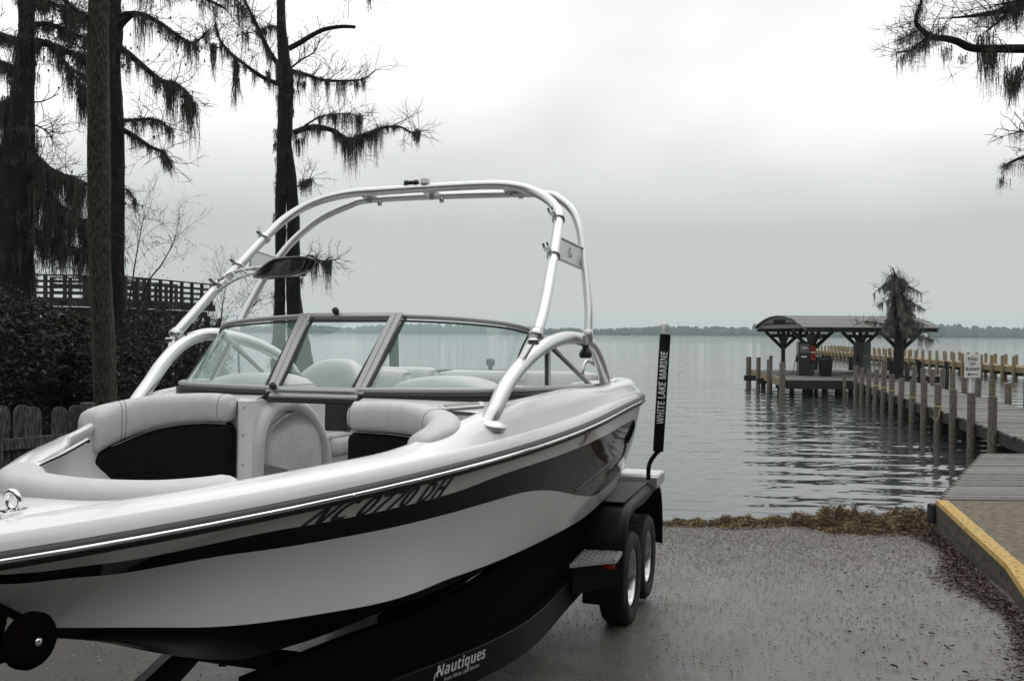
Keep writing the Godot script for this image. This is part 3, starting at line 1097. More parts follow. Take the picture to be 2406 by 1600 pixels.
func make_windshield(b: Node3D, lift: Transform3D) -> void:
	var w := Node3D.new()
	w.name = "windshield"
	b.add_child(w)
	w.transform = lift
	for sd in [-1.0, 1.0]:
		var m := MB.new()
		m.grid([ws_curve(sd, 1, 6, 0.07), ws_curve(sd, 1, 6, 0.5), ws_curve(sd, 1, 6, 0.93)], 1)
		part("pane", m.mesh(), M.glass, w)
		m = MB.new()
		m.grid([ws_curve(sd, 6, 9, 0.07), ws_curve(sd, 6, 9, 0.93)], 1)
		part("pane", m.mesh(), M.glass, w)
		# frames: aluminium rails, black gasket inside and rubber below
		var bp := ws_curve(sd, 1, 9, 0.0)
		var tp := ws_curve(sd, 1, 9, 1.0)
		var f := MB.new()
		var lowr := PackedVector3Array()
		for p in bp: lowr.append(p + Vector3(0, 0.022, 0))
		f.tube(lowr, PackedFloat32Array([0.015]), 8, 1, true, 1.0)
		part("bottom_rail", f.mesh(), M.frame_grey, w)
		f = MB.new()
		f.tube(tp, PackedFloat32Array([0.0135]), 8)
		part("top_rail", f.mesh(), M.frame_grey, w)
		f = MB.new()
		var g := PackedVector3Array()
		for p in ws_curve(sd, 1, 8, 0.935): g.append(p)
		f.tube(g, PackedFloat32Array([0.006]), 6)
		part("gasket", f.mesh(), M.rubber_black, w)
		f = MB.new()
		for k in 2:
			var q := PackedVector3Array()
			for p in bp: q.append(p + Vector3(0.012, -0.004 - 0.018 * k, 0.006 * sd))
			f.tube(q, PackedFloat32Array([0.013]), 8)
		part("rubber_trim", f.mesh(), M.rubber_black, w)
		var pts := ws_pts(sd)
		# hinged post: two profiles side by side with a groove
		for k in 2:
			f = MB.new()
			var dz: float = (0.012 if k == 0 else -0.021) * sd
			var a: Vector3 = pts[1][0] + Vector3(0.012, 0.0, dz)
			var c: Vector3 = pts[1][1] + Vector3(0.012, 0.012, dz)
			f.bar(a, c, 0.031, 0.022, Vector3(0.75, 0.65, 0), 0.004)
			part("post", f.mesh(), M.frame_grey, w)
		f = MB.new()
		f.bar(pts[1][0] + Vector3(0.004, 0.02, 0.035 * sd), pts[1][1] + Vector3(0.004, -0.01, 0.035 * sd), 0.012, 0.016, Vector3(0.75, 0.65, 0))
		f.bar(pts[1][0] + Vector3(0.004, 0.02, -0.042 * sd), pts[1][1] + Vector3(0.004, -0.01, -0.042 * sd), 0.010, 0.016, Vector3(0.75, 0.65, 0))
		part("gasket", f.mesh(), M.rubber_black, w)
		f = MB.new()
		f.bar(pts[6][0], pts[6][1], 0.032, 0.02, Vector3(0, 0, sd), 0.004)
		part("vent_post", f.mesh(), M.frame_grey, w)
		f = MB.new()
		f.bar(pts[6][0] + Vector3(0.021, 0, -0.003 * sd), pts[6][1] + Vector3(0.021, 0, -0.003 * sd), 0.01, 0.018, Vector3(0, 0, sd))
		part("gasket", f.mesh(), M.rubber_black, w)
	# the opening middle pane
	var m := MB.new()
	var c0 := Vector3(0.237, -0.267, 0)
	var c1 := Vector3(-0.118, 0.124, 0)
	var q := [c0.lerp(c1, 0.07) + Vector3(0, 0, 0.2), c0.lerp(c1, 0.93) + Vector3(0, 0, 0.235), c0.lerp(c1, 0.93) - Vector3(0, 0, 0.235), c0.lerp(c1, 0.07) - Vector3(0, 0, 0.2)]
	m.quad(q[0], q[1], q[2], q[3])
	part("middle_pane", m.mesh(), M.glass, w)
	var f := MB.new()
	f.bar(c0 + Vector3(0.006, 0.02, -0.225), c0 + Vector3(0.006, 0.02, 0.225), 0.03, 0.02, Vector3(0.75, 0.65, 0), 0.004)
	f.bar(c0 + Vector3(0.016, -0.012, -0.24), c0 + Vector3(0.016, -0.012, 0.24), 0.026, 0.024, Vector3(0.75, 0.65, 0), 0.004)
	part("bottom_rail", f.mesh(), M.frame_grey, w)
	f = MB.new()
	f.bar(c1 + Vector3(0.004, 0.002, -0.25), c1 + Vector3(0.004, 0.002, 0.25), 0.03, 0.022, Vector3(0.75, 0.65, 0), 0.004)
	part("top_rail", f.mesh(), M.frame_grey, w)
	f = MB.new()
	f.bar(c0.lerp(c1, 0.94) + Vector3(0.006, 0, -0.235), c0.lerp(c1, 0.94) + Vector3(0.006, 0, 0.235), 0.014, 0.012, Vector3(0.75, 0.65, 0))
	f.bar(c0 + Vector3(0.02, -0.034, -0.25), c0 + Vector3(0.02, -0.034, 0.25), 0.016, 0.014, Vector3(0.75, 0.65, 0))
	part("gasket", f.mesh(), M.rubber_black, w)
	for p in [Vector3(0.262, -0.235, 0.215), Vector3(-0.10, 0.148, 0.085)]:
		var k := MB.new()
		k.lathe(p, [[0.0, -0.012], [0.013, -0.012], [0.018, 0.0], [0.017, 0.016], [0.010, 0.022], [0.0, 0.023]], 12, Basis(Vector3.BACK, -0.9))
		part("bumper_knob", k.mesh(), M.rubber_black, w)

func ring_clamp(p: Vector3, dir: Vector3, out: Vector3) -> ArrayMesh:     # a split collar with a wing
	var m := MB.new()
	var y := dir.normalized()
	var x := (out - y * out.dot(y)).normalized()
	var bs := Basis(x, y, x.cross(y))
	m.lathe(p, [[0.026, -0.016], [0.036, -0.014], [0.036, 0.014], [0.026, 0.016]], 18, bs)
	m.box(p + x * 0.046, Vector3(0.016, 0.006, 0.016), bs, 0.002)
	m.bar(p + x * 0.05 + bs.z * 0.012, p + x * 0.075 + y * 0.035 + bs.z * 0.012, 0.006, 0.014, bs.z)
	m.bar(p + x * 0.05 - bs.z * 0.012, p + x * 0.07 + y * 0.03 - bs.z * 0.012, 0.006, 0.012, bs.z)
	return m.mesh()

func make_tower(b: Node3D, lift: Transform3D) -> void:
	var t := Node3D.new()
	t.name = "tower"
	b.add_child(t)
	t.transform = lift
	var fr := [Vector3(-0.015, 0.012, 1.035), Vector3(-0.350, 0.322, 0.991), Vector3(-0.475, 0.443, 0.957), Vector3(-0.677, 0.636, 0.917), Vector3(-0.828, 0.781, 0.862), Vector3(-0.945, 0.894, 0.735), Vector3(-1.003, 0.950, 0.524), Vector3(-1.012, 0.958, 0.279), Vector3(-1.014, 0.961, -0.008), Vector3(-1.012, 0.958, -0.438), Vector3(-0.975, 0.923, -0.648), Vector3(-0.900, 0.851, -0.799), Vector3(-0.818, 0.773, -0.893), Vector3(-0.730, 0.688, -0.938), Vector3(-0.490, 0.457, -0.978), Vector3(-0.405, 0.375, -0.989), Vector3(-0.244, 0.220, -1.010), Vector3(-0.131, 0.111, -1.020), Vector3(-0.015, 0.012, -1.022)]
	part("front_hoop", tube_mesh(smooth_path(fr, 8), 0.0275, 16), M.aluminium, t)
	var re := [Vector3(-0.640, 0.040, 1.093), Vector3(-0.708, 0.169, 1.080), Vector3(-0.812, 0.369, 1.029), Vector3(-0.905, 0.549, 0.957), Vector3(-0.971, 0.675, 0.880), Vector3(-1.036, 0.801, 0.749), Vector3(-1.085, 0.890, 0.566), Vector3(-1.102, 0.924, 0.432), Vector3(-1.109, 0.929, 0.033), Vector3(-1.105, 0.915, -0.564), Vector3(-1.100, 0.899, -0.773), Vector3(-1.089, 0.862, -0.852), Vector3(-1.068, 0.793, -0.928), Vector3(-1.038, 0.694, -0.978), Vector3(-0.997, 0.555, -1.012), Vector3(-0.934, 0.348, -1.052), Vector3(-0.889, 0.196, -1.076), Vector3(-0.856, 0.087, -1.083), Vector3(-0.838, 0.025, -1.084)]
	part("rear_hoop", tube_mesh(smooth_path(re, 8), 0.0235, 14), M.aluminium, t)
	var arp := [Vector3(0.40, -0.350, -0.945), Vector3(0.360, -0.31, -0.955), Vector3(0.248, -0.215, -0.965), Vector3(0.105, -0.139, -0.975), Vector3(-0.107, -0.066, -0.985), Vector3(-0.412, -0.001, -0.995), Vector3(-0.770, 0.031, -1.005), Vector3(-1.150, 0.010, -1.015), Vector3(-1.345, -0.067, -1.025), Vector3(-1.506, -0.198, -1.035), Vector3(-1.55, -0.315, -1.045)]
	var ars := [Vector3(0.40, -0.37, 0.945), Vector3(0.316, -0.296, 0.955), Vector3(0.235, -0.228, 0.965), Vector3(0.139, -0.139, 0.975), Vector3(0.018, -0.053, 0.985), Vector3(-0.116, 0.004, 0.995), Vector3(-0.278, 0.033, 1.005), Vector3(-0.493, 0.028, 1.015), Vector3(-0.80, -0.02, 1.025), Vector3(-1.1, -0.12, 1.03), Vector3(-1.35, -0.31, 1.04)]
	for q in [arp, ars]:
		var lq: Array = [q[0] + (q[0] - q[1]).normalized() * 0.045] + q + [q[-1] + (q[-1] - q[-2]).normalized() * 0.04]
		var a := part("side_arch", tube_mesh(smooth_path(lq, 8), 0.036, 16), M.aluminium, t)
		for e in [0, q.size() - 1]:
			var m := MB.new()
			m.lathe(q[e] + Vector3(0, -0.014, 0), [[0.0, 0.022], [0.045, 0.022], [0.062, 0.014], [0.075, 0.008], [0.078, 0.0], [0.076, -0.008], [0.0, -0.01]], 24, Basis(Vector3.RIGHT, 0.3 * signf(q[e].z)) * Basis(Vector3.BACK, -0.06))
			part("foot_flange", m.mesh(), M.aluminium, a)
	# hinges at the hoop ends
	for q in [[fr[0], fr[1], Vector3(0.075, -0.105, 0.99)], [fr[-1], fr[-2], Vector3(0.075, -0.105, -0.975)]]:
		var m := MB.new()
		var d: Vector3 = (q[0] - q[1]).normalized()
		m.lathe(q[0] - d * 0.02, [[0.0275, -0.03], [0.034, -0.028], [0.034, 0.012], [0.028, 0.02], [0.0, 0.022]], 16, Basis(d.cross(Vector3.UP).normalized(), d, d.cross(Vector3.UP).normalized().cross(d)))
		m.bar(q[0] - d * 0.005, q[2], 0.022, 0.03, Vector3(0, 0, 1), 0.004)
		m.bar(q[0] + d * 0.03 + Vector3(0, 0, 0.026), q[0] + d * 0.03 - Vector3(0, 0, 0.026), 0.03, 0.03, Vector3.UP, 0.006)
		m.bar(q[2] + Vector3(0.02, -0.01, 0), q[2] + Vector3(-0.06, 0.01, 0), 0.028, 0.025, Vector3.UP, 0.006)
		part("hinge", m.mesh(), M.steel, t)
	for q in [re[0], re[-1]]:
		var m := MB.new()
		m.lathe(q, [[0.0, -0.02], [0.028, -0.02], [0.029, 0.05], [0.024, 0.055]], 16)
		part("collar", m.mesh(), M.aluminium, t)
	# plates between the hoops
	for q in [[Vector3(-0.60, 0.57, -0.955), Vector3(-0.99, 0.545, -1.012), -1.0], [Vector3(-0.56, 0.545, 0.935), Vector3(-0.905, 0.53, 0.965), 1.0]]:
		var m := MB.new()
		m.bar(q[0] + Vector3(0, -0.05, 0), q[1] + Vector3(0, -0.05, 0), 0.012, 0.11, Vector3.UP, 0.003)
		m.bar(q[0] + Vector3(0, 0.008, 0), q[1] + Vector3(0, 0.008, 0), 0.03, 0.012, Vector3.UP, 0.003)
		m.bar(q[0] + Vector3(0, -0.108, 0), q[1] + Vector3(0, -0.108, 0), 0.03, 0.012, Vector3.UP, 0.003)
		var pl := part("side_plate", m.mesh(), M.aluminium, t)
		if q[2] < 0.0:
			var c: Vector3 = (q[0] + q[1]) * 0.5 + Vector3(-0.02, -0.05, -0.0075)
			var e := MB.new()
			for k in 4:
				var arc := PackedVector3Array()
				for i in 7: arc.append(c + Vector3(-0.05 + 0.025 * k + 0.012 * sin(i * 0.6), 0.028 * cos(0.5 * i + k), -0.001))
				e.tube(arc, PackedFloat32Array([0.002]), 4)
			part("emblem", e.mesh(), M.decal_grey, pl)
	for z in [0.40, -0.03, -0.55]:
		var m := MB.new()
		m.bar(Vector3(-1.01, 0.945, z), Vector3(-1.11, 0.922, z), 0.10, 0.012, Vector3.UP, 0.003)
		m.box(Vector3(-1.06, 0.925, z), Vector3(0.012, 0.03, 0.015), Basis(), 0.003)
		m.lathe(Vector3(-1.10, 0.895, z - 0.05), [[0.0, -0.012], [0.014, -0.012], [0.014, 0.02], [0.0, 0.02]], 10)
		part("top_bracket", m.mesh(), M.aluminium, t)
	# collars on the hoop
	for q in [[3, 1.0], [2, 1.0], [13, -1.0], [14, -1.0]]:
		var i: int = q[0]
		var d: Vector3 = (fr[i + 1] - fr[i - 1]) * q[1]
		part("clamp", ring_clamp(fr[i], d, Vector3(0.5, 0.5, 0.4) if q[1] > 0 else Vector3(0.9, 0.3, 0.45)), M.steel, t)
	# light and eye on the top
	var m := MB.new()
	m.lathe(Vector3(-1.012, 0.985, -0.005), [[0.03, 0.0], [0.03, 0.03], [0.026, 0.036], [0.0, 0.037]], 16)
	part("anchor_light", m.mesh(), M.white_plastic, t)
	m = MB.new()
	m.ball(Vector3(-1.012, 0.995, 0.055), Vector3(0.02, 0.024, 0.02), 8)
	m.lathe(Vector3(-1.012, 1.0, 0.10), [[0.0, -0.03], [0.013, -0.03], [0.013, 0.01], [0.018, 0.012], [0.018, 0.032], [0.0, 0.034]], 12, Basis(Vector3.RIGHT, PI / 2))
	part("ball_mount", m.mesh(), M.mirror_black, t)
	m = MB.new()
	m.bar(Vector3(-1.012, 0.985, 0.03), Vector3(-1.012, 0.985, 0.14), 0.02, 0.012)
	part("mount_bracket", m.mesh(), M.chrome, t)
	# mirror on its truss arm
	var mi := Node3D.new()
	mi.name = "mirror"
	b.add_child(mi)
	mi.transform = lift
	var a0 := Vector3(-0.33, 0.315, 0.99)
	var a1 := Vector3(-0.07, 0.375, 0.50)
	m = MB.new()
	var up := smooth_path([a0 + Vector3(0.02, 0.03, -0.02), a0.lerp(a1, 0.4) + Vector3(0, 0.045, 0), a1 + Vector3(0, 0.012, 0)], 8)
	var dn := smooth_path([a0 + Vector3(0.02, -0.03, -0.02), a0.lerp(a1, 0.45) + Vector3(0, 0.0, 0), a1 + Vector3(0, -0.005, 0)], 8)
	m.tube(up, PackedFloat32Array([0.010]), 8)
	m.tube(dn, PackedFloat32Array([0.008]), 8)
	for i in [4, 7, 10]:
		m.bar(up[i], dn[i + 1], 0.03, 0.006, Vector3(0, 0, 1), 0.001)
	m.bar(up[13], a1 + Vector3(-0.01, 0.0, -0.06), 0.03, 0.018, Vector3.UP, 0.004)
	part("arm", m.mesh(), M.aluminium, mi)
	part("clamp", ring_clamp(a0, fr[1] - fr[0], Vector3(0.5, 0.5, 0.4)), M.steel, mi)
	m = MB.new()
	m.soft(Vector3(0.11, 0.11, 0.34), 0.03, 10, func(p: Vector3):
		var e := p.z / 0.17
		var sh := 1.0 - 0.55 * smoothstep(0.2, 1.0, e) - 0.25 * smoothstep(-0.5, -1.0, e)
		return Vector3(-0.06 + p.x * (1.0 - 0.4 * absf(e)) - 0.05 * e * e + p.y * 0.5, 0.380 + p.y * sh * 0.9 - 0.024 * smoothstep(-0.2, 1.0, e) + 0.012 * smoothstep(-0.2, -1.0, e), 0.405 + p.z - p.y * 0.75))
	part("shell", m.mesh(), M.mirror_black, mi)
	m = MB.new()
	m.soft(Vector3(0.01, 0.07, 0.24), 0.004, 6, func(p: Vector3):
		var e := p.z / 0.15
		return Vector3(-0.12 + p.x - 0.05 * e * e + p.y * 0.5, 0.375 + p.y * (1.0 - 0.4 * smoothstep(0.3, 1.0, e)), 0.405 + p.z - p.y * 0.75))
	part("mirror_glass", m.mesh(), M.chrome, mi)

func on_side(x: float, f: float, sd: float, proud: float) -> Vector3:
	var p := side(x, f, sd)
	var n := (side(x + 0.01, f, sd) - side(x - 0.01, f, sd)).cross(side(x, f + 0.01, sd) - side(x, f - 0.01, sd)).normalized()
	if n.z * sd < 0: n = -n
	return p + n * proud

func make_boat_details(b: Node3D, lift: Transform3D) -> void:
	part("lettering", text_mesh("NC 0770 DH", 0.064, func(p: Vector3): return on_side(1.31 - p.x, 0.222 - p.y / 0.41, -1.0, 0.003), 700, 0.42, 1.12, 0.15), M.sign_black, b, lift)
	# bow eye on the foredeck
	var m := MB.new()
	m.soft(Vector3(0.15, 0.022, 0.05), 0.01, 6, func(p: Vector3): return p + Vector3(1.95, -0.548, -0.035))
	var ring := PackedVector3Array()
	for i in 25: ring.append(Vector3(1.95 + 0.006 * sin(TAU * i / 24), -0.512 + 0.027 * sin(TAU * i / 24), -0.035 + 0.025 * cos(TAU * i / 24)))
	m.tube(ring, PackedFloat32Array([0.0085]), 10)
	part("deck_eye", m.mesh(), M.chrome, b, lift)
	m = MB.new()
	var gh := smooth_path([Vector3(1.47, -0.515, 0.405), Vector3(1.46, -0.49, 0.40), Vector3(1.25, -0.475, 0.505), Vector3(1.03, -0.445, 0.60), Vector3(1.00, -0.455, 0.625)], 6)
	m.tube(gh, PackedFloat32Array([0.0105]), 10)
	part("grab_handle", m.mesh(), M.chrome, b, lift)
	# louvred grille on the port dash
	var g := Node3D.new()
	g.name = "vent_grille"
	b.add_child(g)
	var dp := func(x: float, z: float) -> Vector3:     # on the dash deck
		var zo := rail_z(x) - inset_at(x, -1.0)
		var yo := rail_y(x) + rise(x) * 0.95
		return Vector3(x, lerpf(-0.272 - 0.03 * smoothstep(0.22, 0.36, x), yo - 0.002, pow((z - 0.27) / (zo - 0.27), 1.6)), -z)
	var ga: Vector3 = dp.call(0.355, 0.71)
	var gb: Vector3 = dp.call(0.265, 0.86)
	var gx := (gb - ga).normalized()
	var gz := gx.cross(((dp.call(0.25, 0.78) - dp.call(0.35, 0.78)) as Vector3).cross(gx)).normalized()
	var gy := gz.cross(gx).normalized()
	if gy.y < 0:
		gy = -gy
		gz = -gz
	var bs := Basis(gx, gy, gx.cross(gy))
	g.transform = lift * Transform3D(bs, (ga + gb) * 0.5 + gy * 0.011)
	m = MB.new()
	m.soft(Vector3(0.20, 0.008, 0.062), 0.003, 6, func(p: Vector3): return p)
	part("plate", m.mesh(), M.white_plastic, g)
	m = MB.new()
	for i in 11:
		for j in 4:
			m.lathe(Vector3(-0.077 + 0.0145 * i + (0.007 if j % 2 else 0.0), 0.0042, -0.0165 + 0.011 * j), [[0.0045, -0.002], [0.0045, 0.0012], [0.0, 0.0012]], 6)
	tag(part("holes", m.mesh(), M.sign_black, g), "", "", "", "stuff")
	# oval fitting on the port deck side, knob and hook on the arch
	m = MB.new()
	m.ball(Vector3(-0.47, -0.338, -1.092), Vector3(0.045, 0.02, 0.014), 8)
	m.ball(Vector3(-0.475, -0.337, -1.103), Vector3(0.026, 0.011, 0.01), 6)
	part("deck_fitting", m.mesh(), M.chrome, b, lift)
	m = MB.new()
	m.lathe(Vector3(-1.06, -0.035, -1.02), [[0.0, -0.045], [0.03, -0.045], [0.038, -0.03], [0.036, -0.01], [0.028, 0.0], [0.02, 0.012], [0.018, 0.05]], 10)
	part("arch_knob", m.mesh(), M.rubber_black, b, lift)
	m = MB.new()
	m.tube(smooth_path([Vector3(-1.42, -0.12, -0.99), Vector3(-1.30, -0.10, -0.97), Vector3(-1.24, -0.17, -0.96), Vector3(-1.32, -0.24, -0.97), Vector3(-1.46, -0.27, -1.0)], 8), PackedFloat32Array([0.011]), 8)
	part("board_hook", m.mesh(), M.aluminium, b, lift)
	# ski pylon, stern post, fuel filler cap and cable
	m = MB.new()
	m.lathe(Vector3(-2.27, -0.27, 0.0), [[0.034, 0.0], [0.034, 0.07], [0.018, 0.08], [0.016, 0.12], [0.03, 0.13], [0.034, 0.15], [0.032, 0.175], [0.0, 0.18]], 14)
	part("stern_light_base", m.mesh(), M.seat_dark, b, lift)
	m = MB.new()
	m.soft(Vector3(0.16, 0.06, 0.10), 0.025, 6, func(p: Vector3): return p + Vector3(-1.75, -0.245, -1.03))
	part("stern_cleat_pad", m.mesh(), M.gelcoat_white, b, lift)
	m = MB.new()
	m.tube(smooth_path([Vector3(-0.06, 0.04, 0.985), Vector3(-0.04, -0.02, 0.975), Vector3(0.0, -0.08, 0.97), Vector3(0.07, -0.135, 0.96), Vector3(0.15, -0.135, 0.965)], 6), PackedFloat32Array([0.005]), 6)
	m.tube(smooth_path([Vector3(-0.07, 0.045, -0.985), Vector3(-0.05, -0.03, -0.95), Vector3(-0.03, -0.11, -0.93), Vector3(-0.07, -0.125, -0.94)], 6), PackedFloat32Array([0.005]), 6)
	part("wiring", m.mesh(), M.rubber_black, b, lift)
	# small script on the upper band and streaks on the black band
	m = MB.new()
	var sq := PackedVector3Array()
	for i in 22: sq.append(on_side(-0.42 - 0.004 * i + 0.02 * sin(i * 0.9), 0.10 + 0.05 * sin(i * 0.55), -1.0, 0.003))
	m.tube(sq, PackedFloat32Array([0.0025]), 4)
	part("script_emblem", m.mesh(), M.rope_yellow, b, lift)
	m = MB.new()
	for k in 3:
		var st := PackedVector3Array()
		for i in 14: st.append(on_side(-0.62 - 0.075 * i, 0.60 + 0.035 * k - 0.022 * i + 0.0011 * i * i, -1.0, 0.0025))
		m.tube(st, PackedFloat32Array([0.0035 - 0.001 * k]), 4)
	part("pinstripe", m.mesh(), M.decal_grey, b, lift)

# ---------------------------------------------------------------- the trailer
func make_wheel(t: Node3D, p: Vector3, sd: float) -> void:
	var w := Node3D.new()
	w.name = "wheel"
	t.add_child(w, true)
	var n := "wheel"
	w.transform = Transform3D(Basis(), p)
	var ax := Basis(Vector3.RIGHT, PI / 2 * sd)      # the axle along z, outward
	var m := MB.new()
	m.lathe(Vector3(), [[0.20, -0.085], [0.26, -0.10], [0.295, -0.095], [0.31, -0.075], [0.312, 0.0], [0.31, 0.075], [0.295, 0.095], [0.26, 0.10], [0.20, 0.085]], 40, ax)
	for i in 40:
		for s in [-1.0, 1.0]:
			var a: float = TAU * i / 40 + 0.04 * s
			m.box(ax * Vector3(cos(a) * 0.312, 0.045 * s, sin(a) * 0.312), Vector3(0.006, 0.026, 0.014), ax * Basis(Vector3.UP, -a))
	part("tyre", m.mesh(), M.tyre, w)
	m = MB.new()
	m.lathe(Vector3(), [[0.215, 0.02], [0.205, 0.074], [0.196, 0.078], [0.188, 0.07], [0.178, 0.012], [0.06, 0.008], [0.055, 0.03], [0.03, 0.045], [0.0, 0.048]], 40, ax)
	for i in 5:
		var a := TAU * i / 5
		m.box(ax * Vector3(cos(a) * 0.12, 0.022, sin(a) * 0.12), Vector3(0.075, 0.012, 0.022), ax * Basis(Vector3.UP, -a), 0.006)
	part("rim", m.mesh(), M.steel, w)

func make_trailer() -> void:
	var t := thing("boat_trailer", "black tandem axle boat trailer under the ski boat on the wet ramp", "trailer", boat_frame)
	var lift := Transform3D(Basis(), Vector3(0, HB, 0))
	for sd in [-1.0, 1.0]:
		var fp := smooth_path([Vector3(-3.1, -1.53, 0.84 * sd), Vector3(-2.2, -1.53, 0.84 * sd), Vector3(-1.3, -1.53, 0.845 * sd), Vector3(-0.55, -1.53, 0.85 * sd), Vector3(-0.05, -1.53, 0.76 * sd), Vector3(0.45, -1.53, 0.58 * sd), Vector3(0.95, -1.53, 0.40 * sd), Vector3(1.5, -1.53, 0.2 * sd), Vector3(1.95, -1.53, 0.06 * sd)], 6)
		var m := MB.new()
		var fr := []
		for q in [[-0.024, 0.08], [0.024, 0.08], [0.0275, 0.0765], [0.0275, -0.0765], [0.024, -0.08], [-0.024, -0.08], [-0.0275, -0.0765], [-0.0275, 0.0765], [-0.024, 0.08]]:
			var row := PackedVector3Array()
			for i in fp.size():
				var n := (fp[mini(i + 1, fp.size() - 1)] - fp[maxi(i - 1, 0)]).normalized().cross(Vector3.UP)
				row.append(fp[i] + n * q[0] + Vector3(0, q[1], 0))
			fr.append(row)
		for i in 8: m.grid([fr[i], fr[i + 1]], i + 1)
		var f := part("side_frame", m.mesh(), M.trailer_black, t, lift)
		if sd < 0:
			var run := func(s: float, y: float, o: float) -> Vector3:      # s metres aft along the beam from where it is 0.3 m forward of the hinges
				var i := fp.size() - 1
				while fp[i].x > 0.30: i -= 1
				while i > 1 and s > fp[i].distance_to(fp[i - 1]):
					s -= fp[i].distance_to(fp[i - 1])
					i -= 1
				var d := (fp[i - 1] - fp[i]).normalized()
				return fp[i] + d * s + Vector3(0, y, 0) + d.cross(Vector3.UP).normalized() * (o - 0.003)
			part("decal", text_mesh("Nautiques", 0.05, func(p: Vector3): return run.call(p.x + 0.0, p.y + 0.018, 0.034), 700, 0.2, 1.0, 0.0, 0.03), M.decal_white, f)
			part("decal_line", text_mesh("From White Lake Marine", 0.017, func(p: Vector3): return run.call(p.x + 0.05, p.y - 0.012, 0.034), 400, 0.1, 0.95, 0.0, 0.03), M.decal_white, f)
			var sw := MB.new()
			var arc := PackedVector3Array()
			for i in 12: arc.append(run.call(0.015 - 0.03 * cos(i * 0.3 - 1.2), 0.012 + 0.03 * sin(i * 0.3 - 1.2), 0.034))
			sw.tube(arc, PackedFloat32Array([0.004]), 4)
			part("decal_swoosh", sw.mesh(), M.decal_white, f)
		# tandem fender
		m = MB.new()
		var prof := PackedVector3Array()
		for q in [[-1.60, -1.66], [-1.605, -1.42], [-1.64, -1.22], [-1.72, -1.11], [-1.86, -1.06], [-2.2, -1.045], [-2.7, -1.04], [-2.98, -1.045], [-3.16, -1.07], [-3.28, -1.16], [-3.35, -1.34], [-3.36, -1.60]]:
			prof.append(Vector3(q[0], q[1], 0))
		var sm := smooth_path(Array(prof), 4)
		var rows := []
		for z in [[0.885, 0.0], [1.10, 0.0], [1.135, -0.012], [1.15, -0.04], [1.153, -0.075]]:
			var row := PackedVector3Array()
			for i in sm.size():
				var c := Vector3(-2.4, -1.6, 0)
				var d := (sm[i] - c).normalized()
				row.append(Vector3(sm[i].x + d.x * z[1], sm[i].y + d.y * z[1], z[0] * sd))
			rows.append(row)
		m.grid(rows, 1)
		part("fender", m.mesh(), M.trailer_black, t, lift)
		m = MB.new()
		m.bar(Vector3(-1.85, -1.038, 1.0 * sd), Vector3(-2.9, -1.030, 1.0 * sd), 0.21, 0.008, Vector3.UP, 0.002)
		part("grip_pad", m.mesh(), M.anti_slip, t, lift)
		# ribbed aluminium pad behind, tread plate step in front
		m = MB.new()
		m.box(Vector3(-3.0, -1.03, 1.02 * sd), Vector3(0.20, 0.045, 0.16), Basis(), 0.006)
		for i in 8: m.box(Vector3(-2.84 - 0.045 * i, -0.983, 1.02 * sd), Vector3(0.012, 0.005, 0.155), Basis(), 0.002)
		part("rear_step", m.mesh(), M.aluminium, t, lift)
		m = MB.new()
		var c4 := [Vector3(-1.26, -1.338, 0.885 * sd), Vector3(-1.44, -1.325, 1.14 * sd), Vector3(-1.62, -1.312, 1.14 * sd), Vector3(-1.74, -1.315, 0.885 * sd)]
		var dn := Vector3(0, -0.02, 0)
		m.quad(c4[0], c4[1], c4[2], c4[3])
		for i in 4: m.quad(c4[i], c4[(i + 1) % 4], c4[(i + 1) % 4] + dn, c4[i] + dn)
		m.quad(c4[0] + dn, c4[1] + dn, c4[2] + dn, c4[3] + dn)
		for i in 11:
			for j in 8:
				var fx := (i + 0.7) / 11.5
				var fz := (j + 0.6) / 8.3
				var pp: Vector3 = (c4[0] as Vector3).lerp(c4[3], fx).lerp((c4[1] as Vector3).lerp(c4[2], fx), fz)
				m.box(pp + Vector3(0, 0.002, 0), Vector3(0.014, 0.003, 0.0045), Basis(Vector3.UP, 0.75 if (i + j) % 2 else -0.75))
		part("front_step", m.mesh(), M.tread_plate, t, lift)
		m = MB.new()
		m.bar(Vector3(-1.30, -1.44, 0.885 * sd), Vector3(-1.60, -1.43, 1.12 * sd), 0.02, 0.18, Vector3.UP, 0.004)
		part("front_skirt", m.mesh(), M.trailer_black, t, lift)
		var ml := MB.new()
		ml.soft(Vector3(0.03, 0.035, 0.075), 0.012, 5, func(p: Vector3): return p + Vector3(-1.465, -1.375, 1.085 * sd))
		part("marker_lamp", ml.mesh(), M.lens_red, t, lift)
		ml = MB.new()
		ml.soft(Vector3(0.034, 0.014, 0.08), 0.006, 5, func(p: Vector3): return p + Vector3(-1.462, -1.353, 1.085 * sd))
		part("lamp_bezel", ml.mesh(), M.white_plastic, t, lift)
		for x in [-2.14, -2.82]:
			make_wheel(t, Vector3(x, HB - 1.60, 1.03 * sd), sd)
		# bunk on its brackets
		m = MB.new()
		m.bar(Vector3(-2.9, -1.27, 0.48 * sd), Vector3(0.3, -1.29, 0.42 * sd), 0.10, 0.06, Vector3.UP, 0.015)
		part("bunk", m.mesh(), M.trailer_black, t, lift)
		# upright carpeted side bunk that the hull slides along
		m = MB.new()
		var bp := smooth_path([Vector3(-2.9, -1.34, 0.76 * sd), Vector3(-1.6, -1.34, 0.765 * sd), Vector3(-0.6, -1.36, 0.72 * sd), Vector3(0.1, -1.44, 0.60 * sd), Vector3(0.7, -1.46, 0.40 * sd), Vector3(1.15, -1.48, 0.26 * sd)].slice(0, 6 if sd < 0 else 4), 6)
		var bf := []
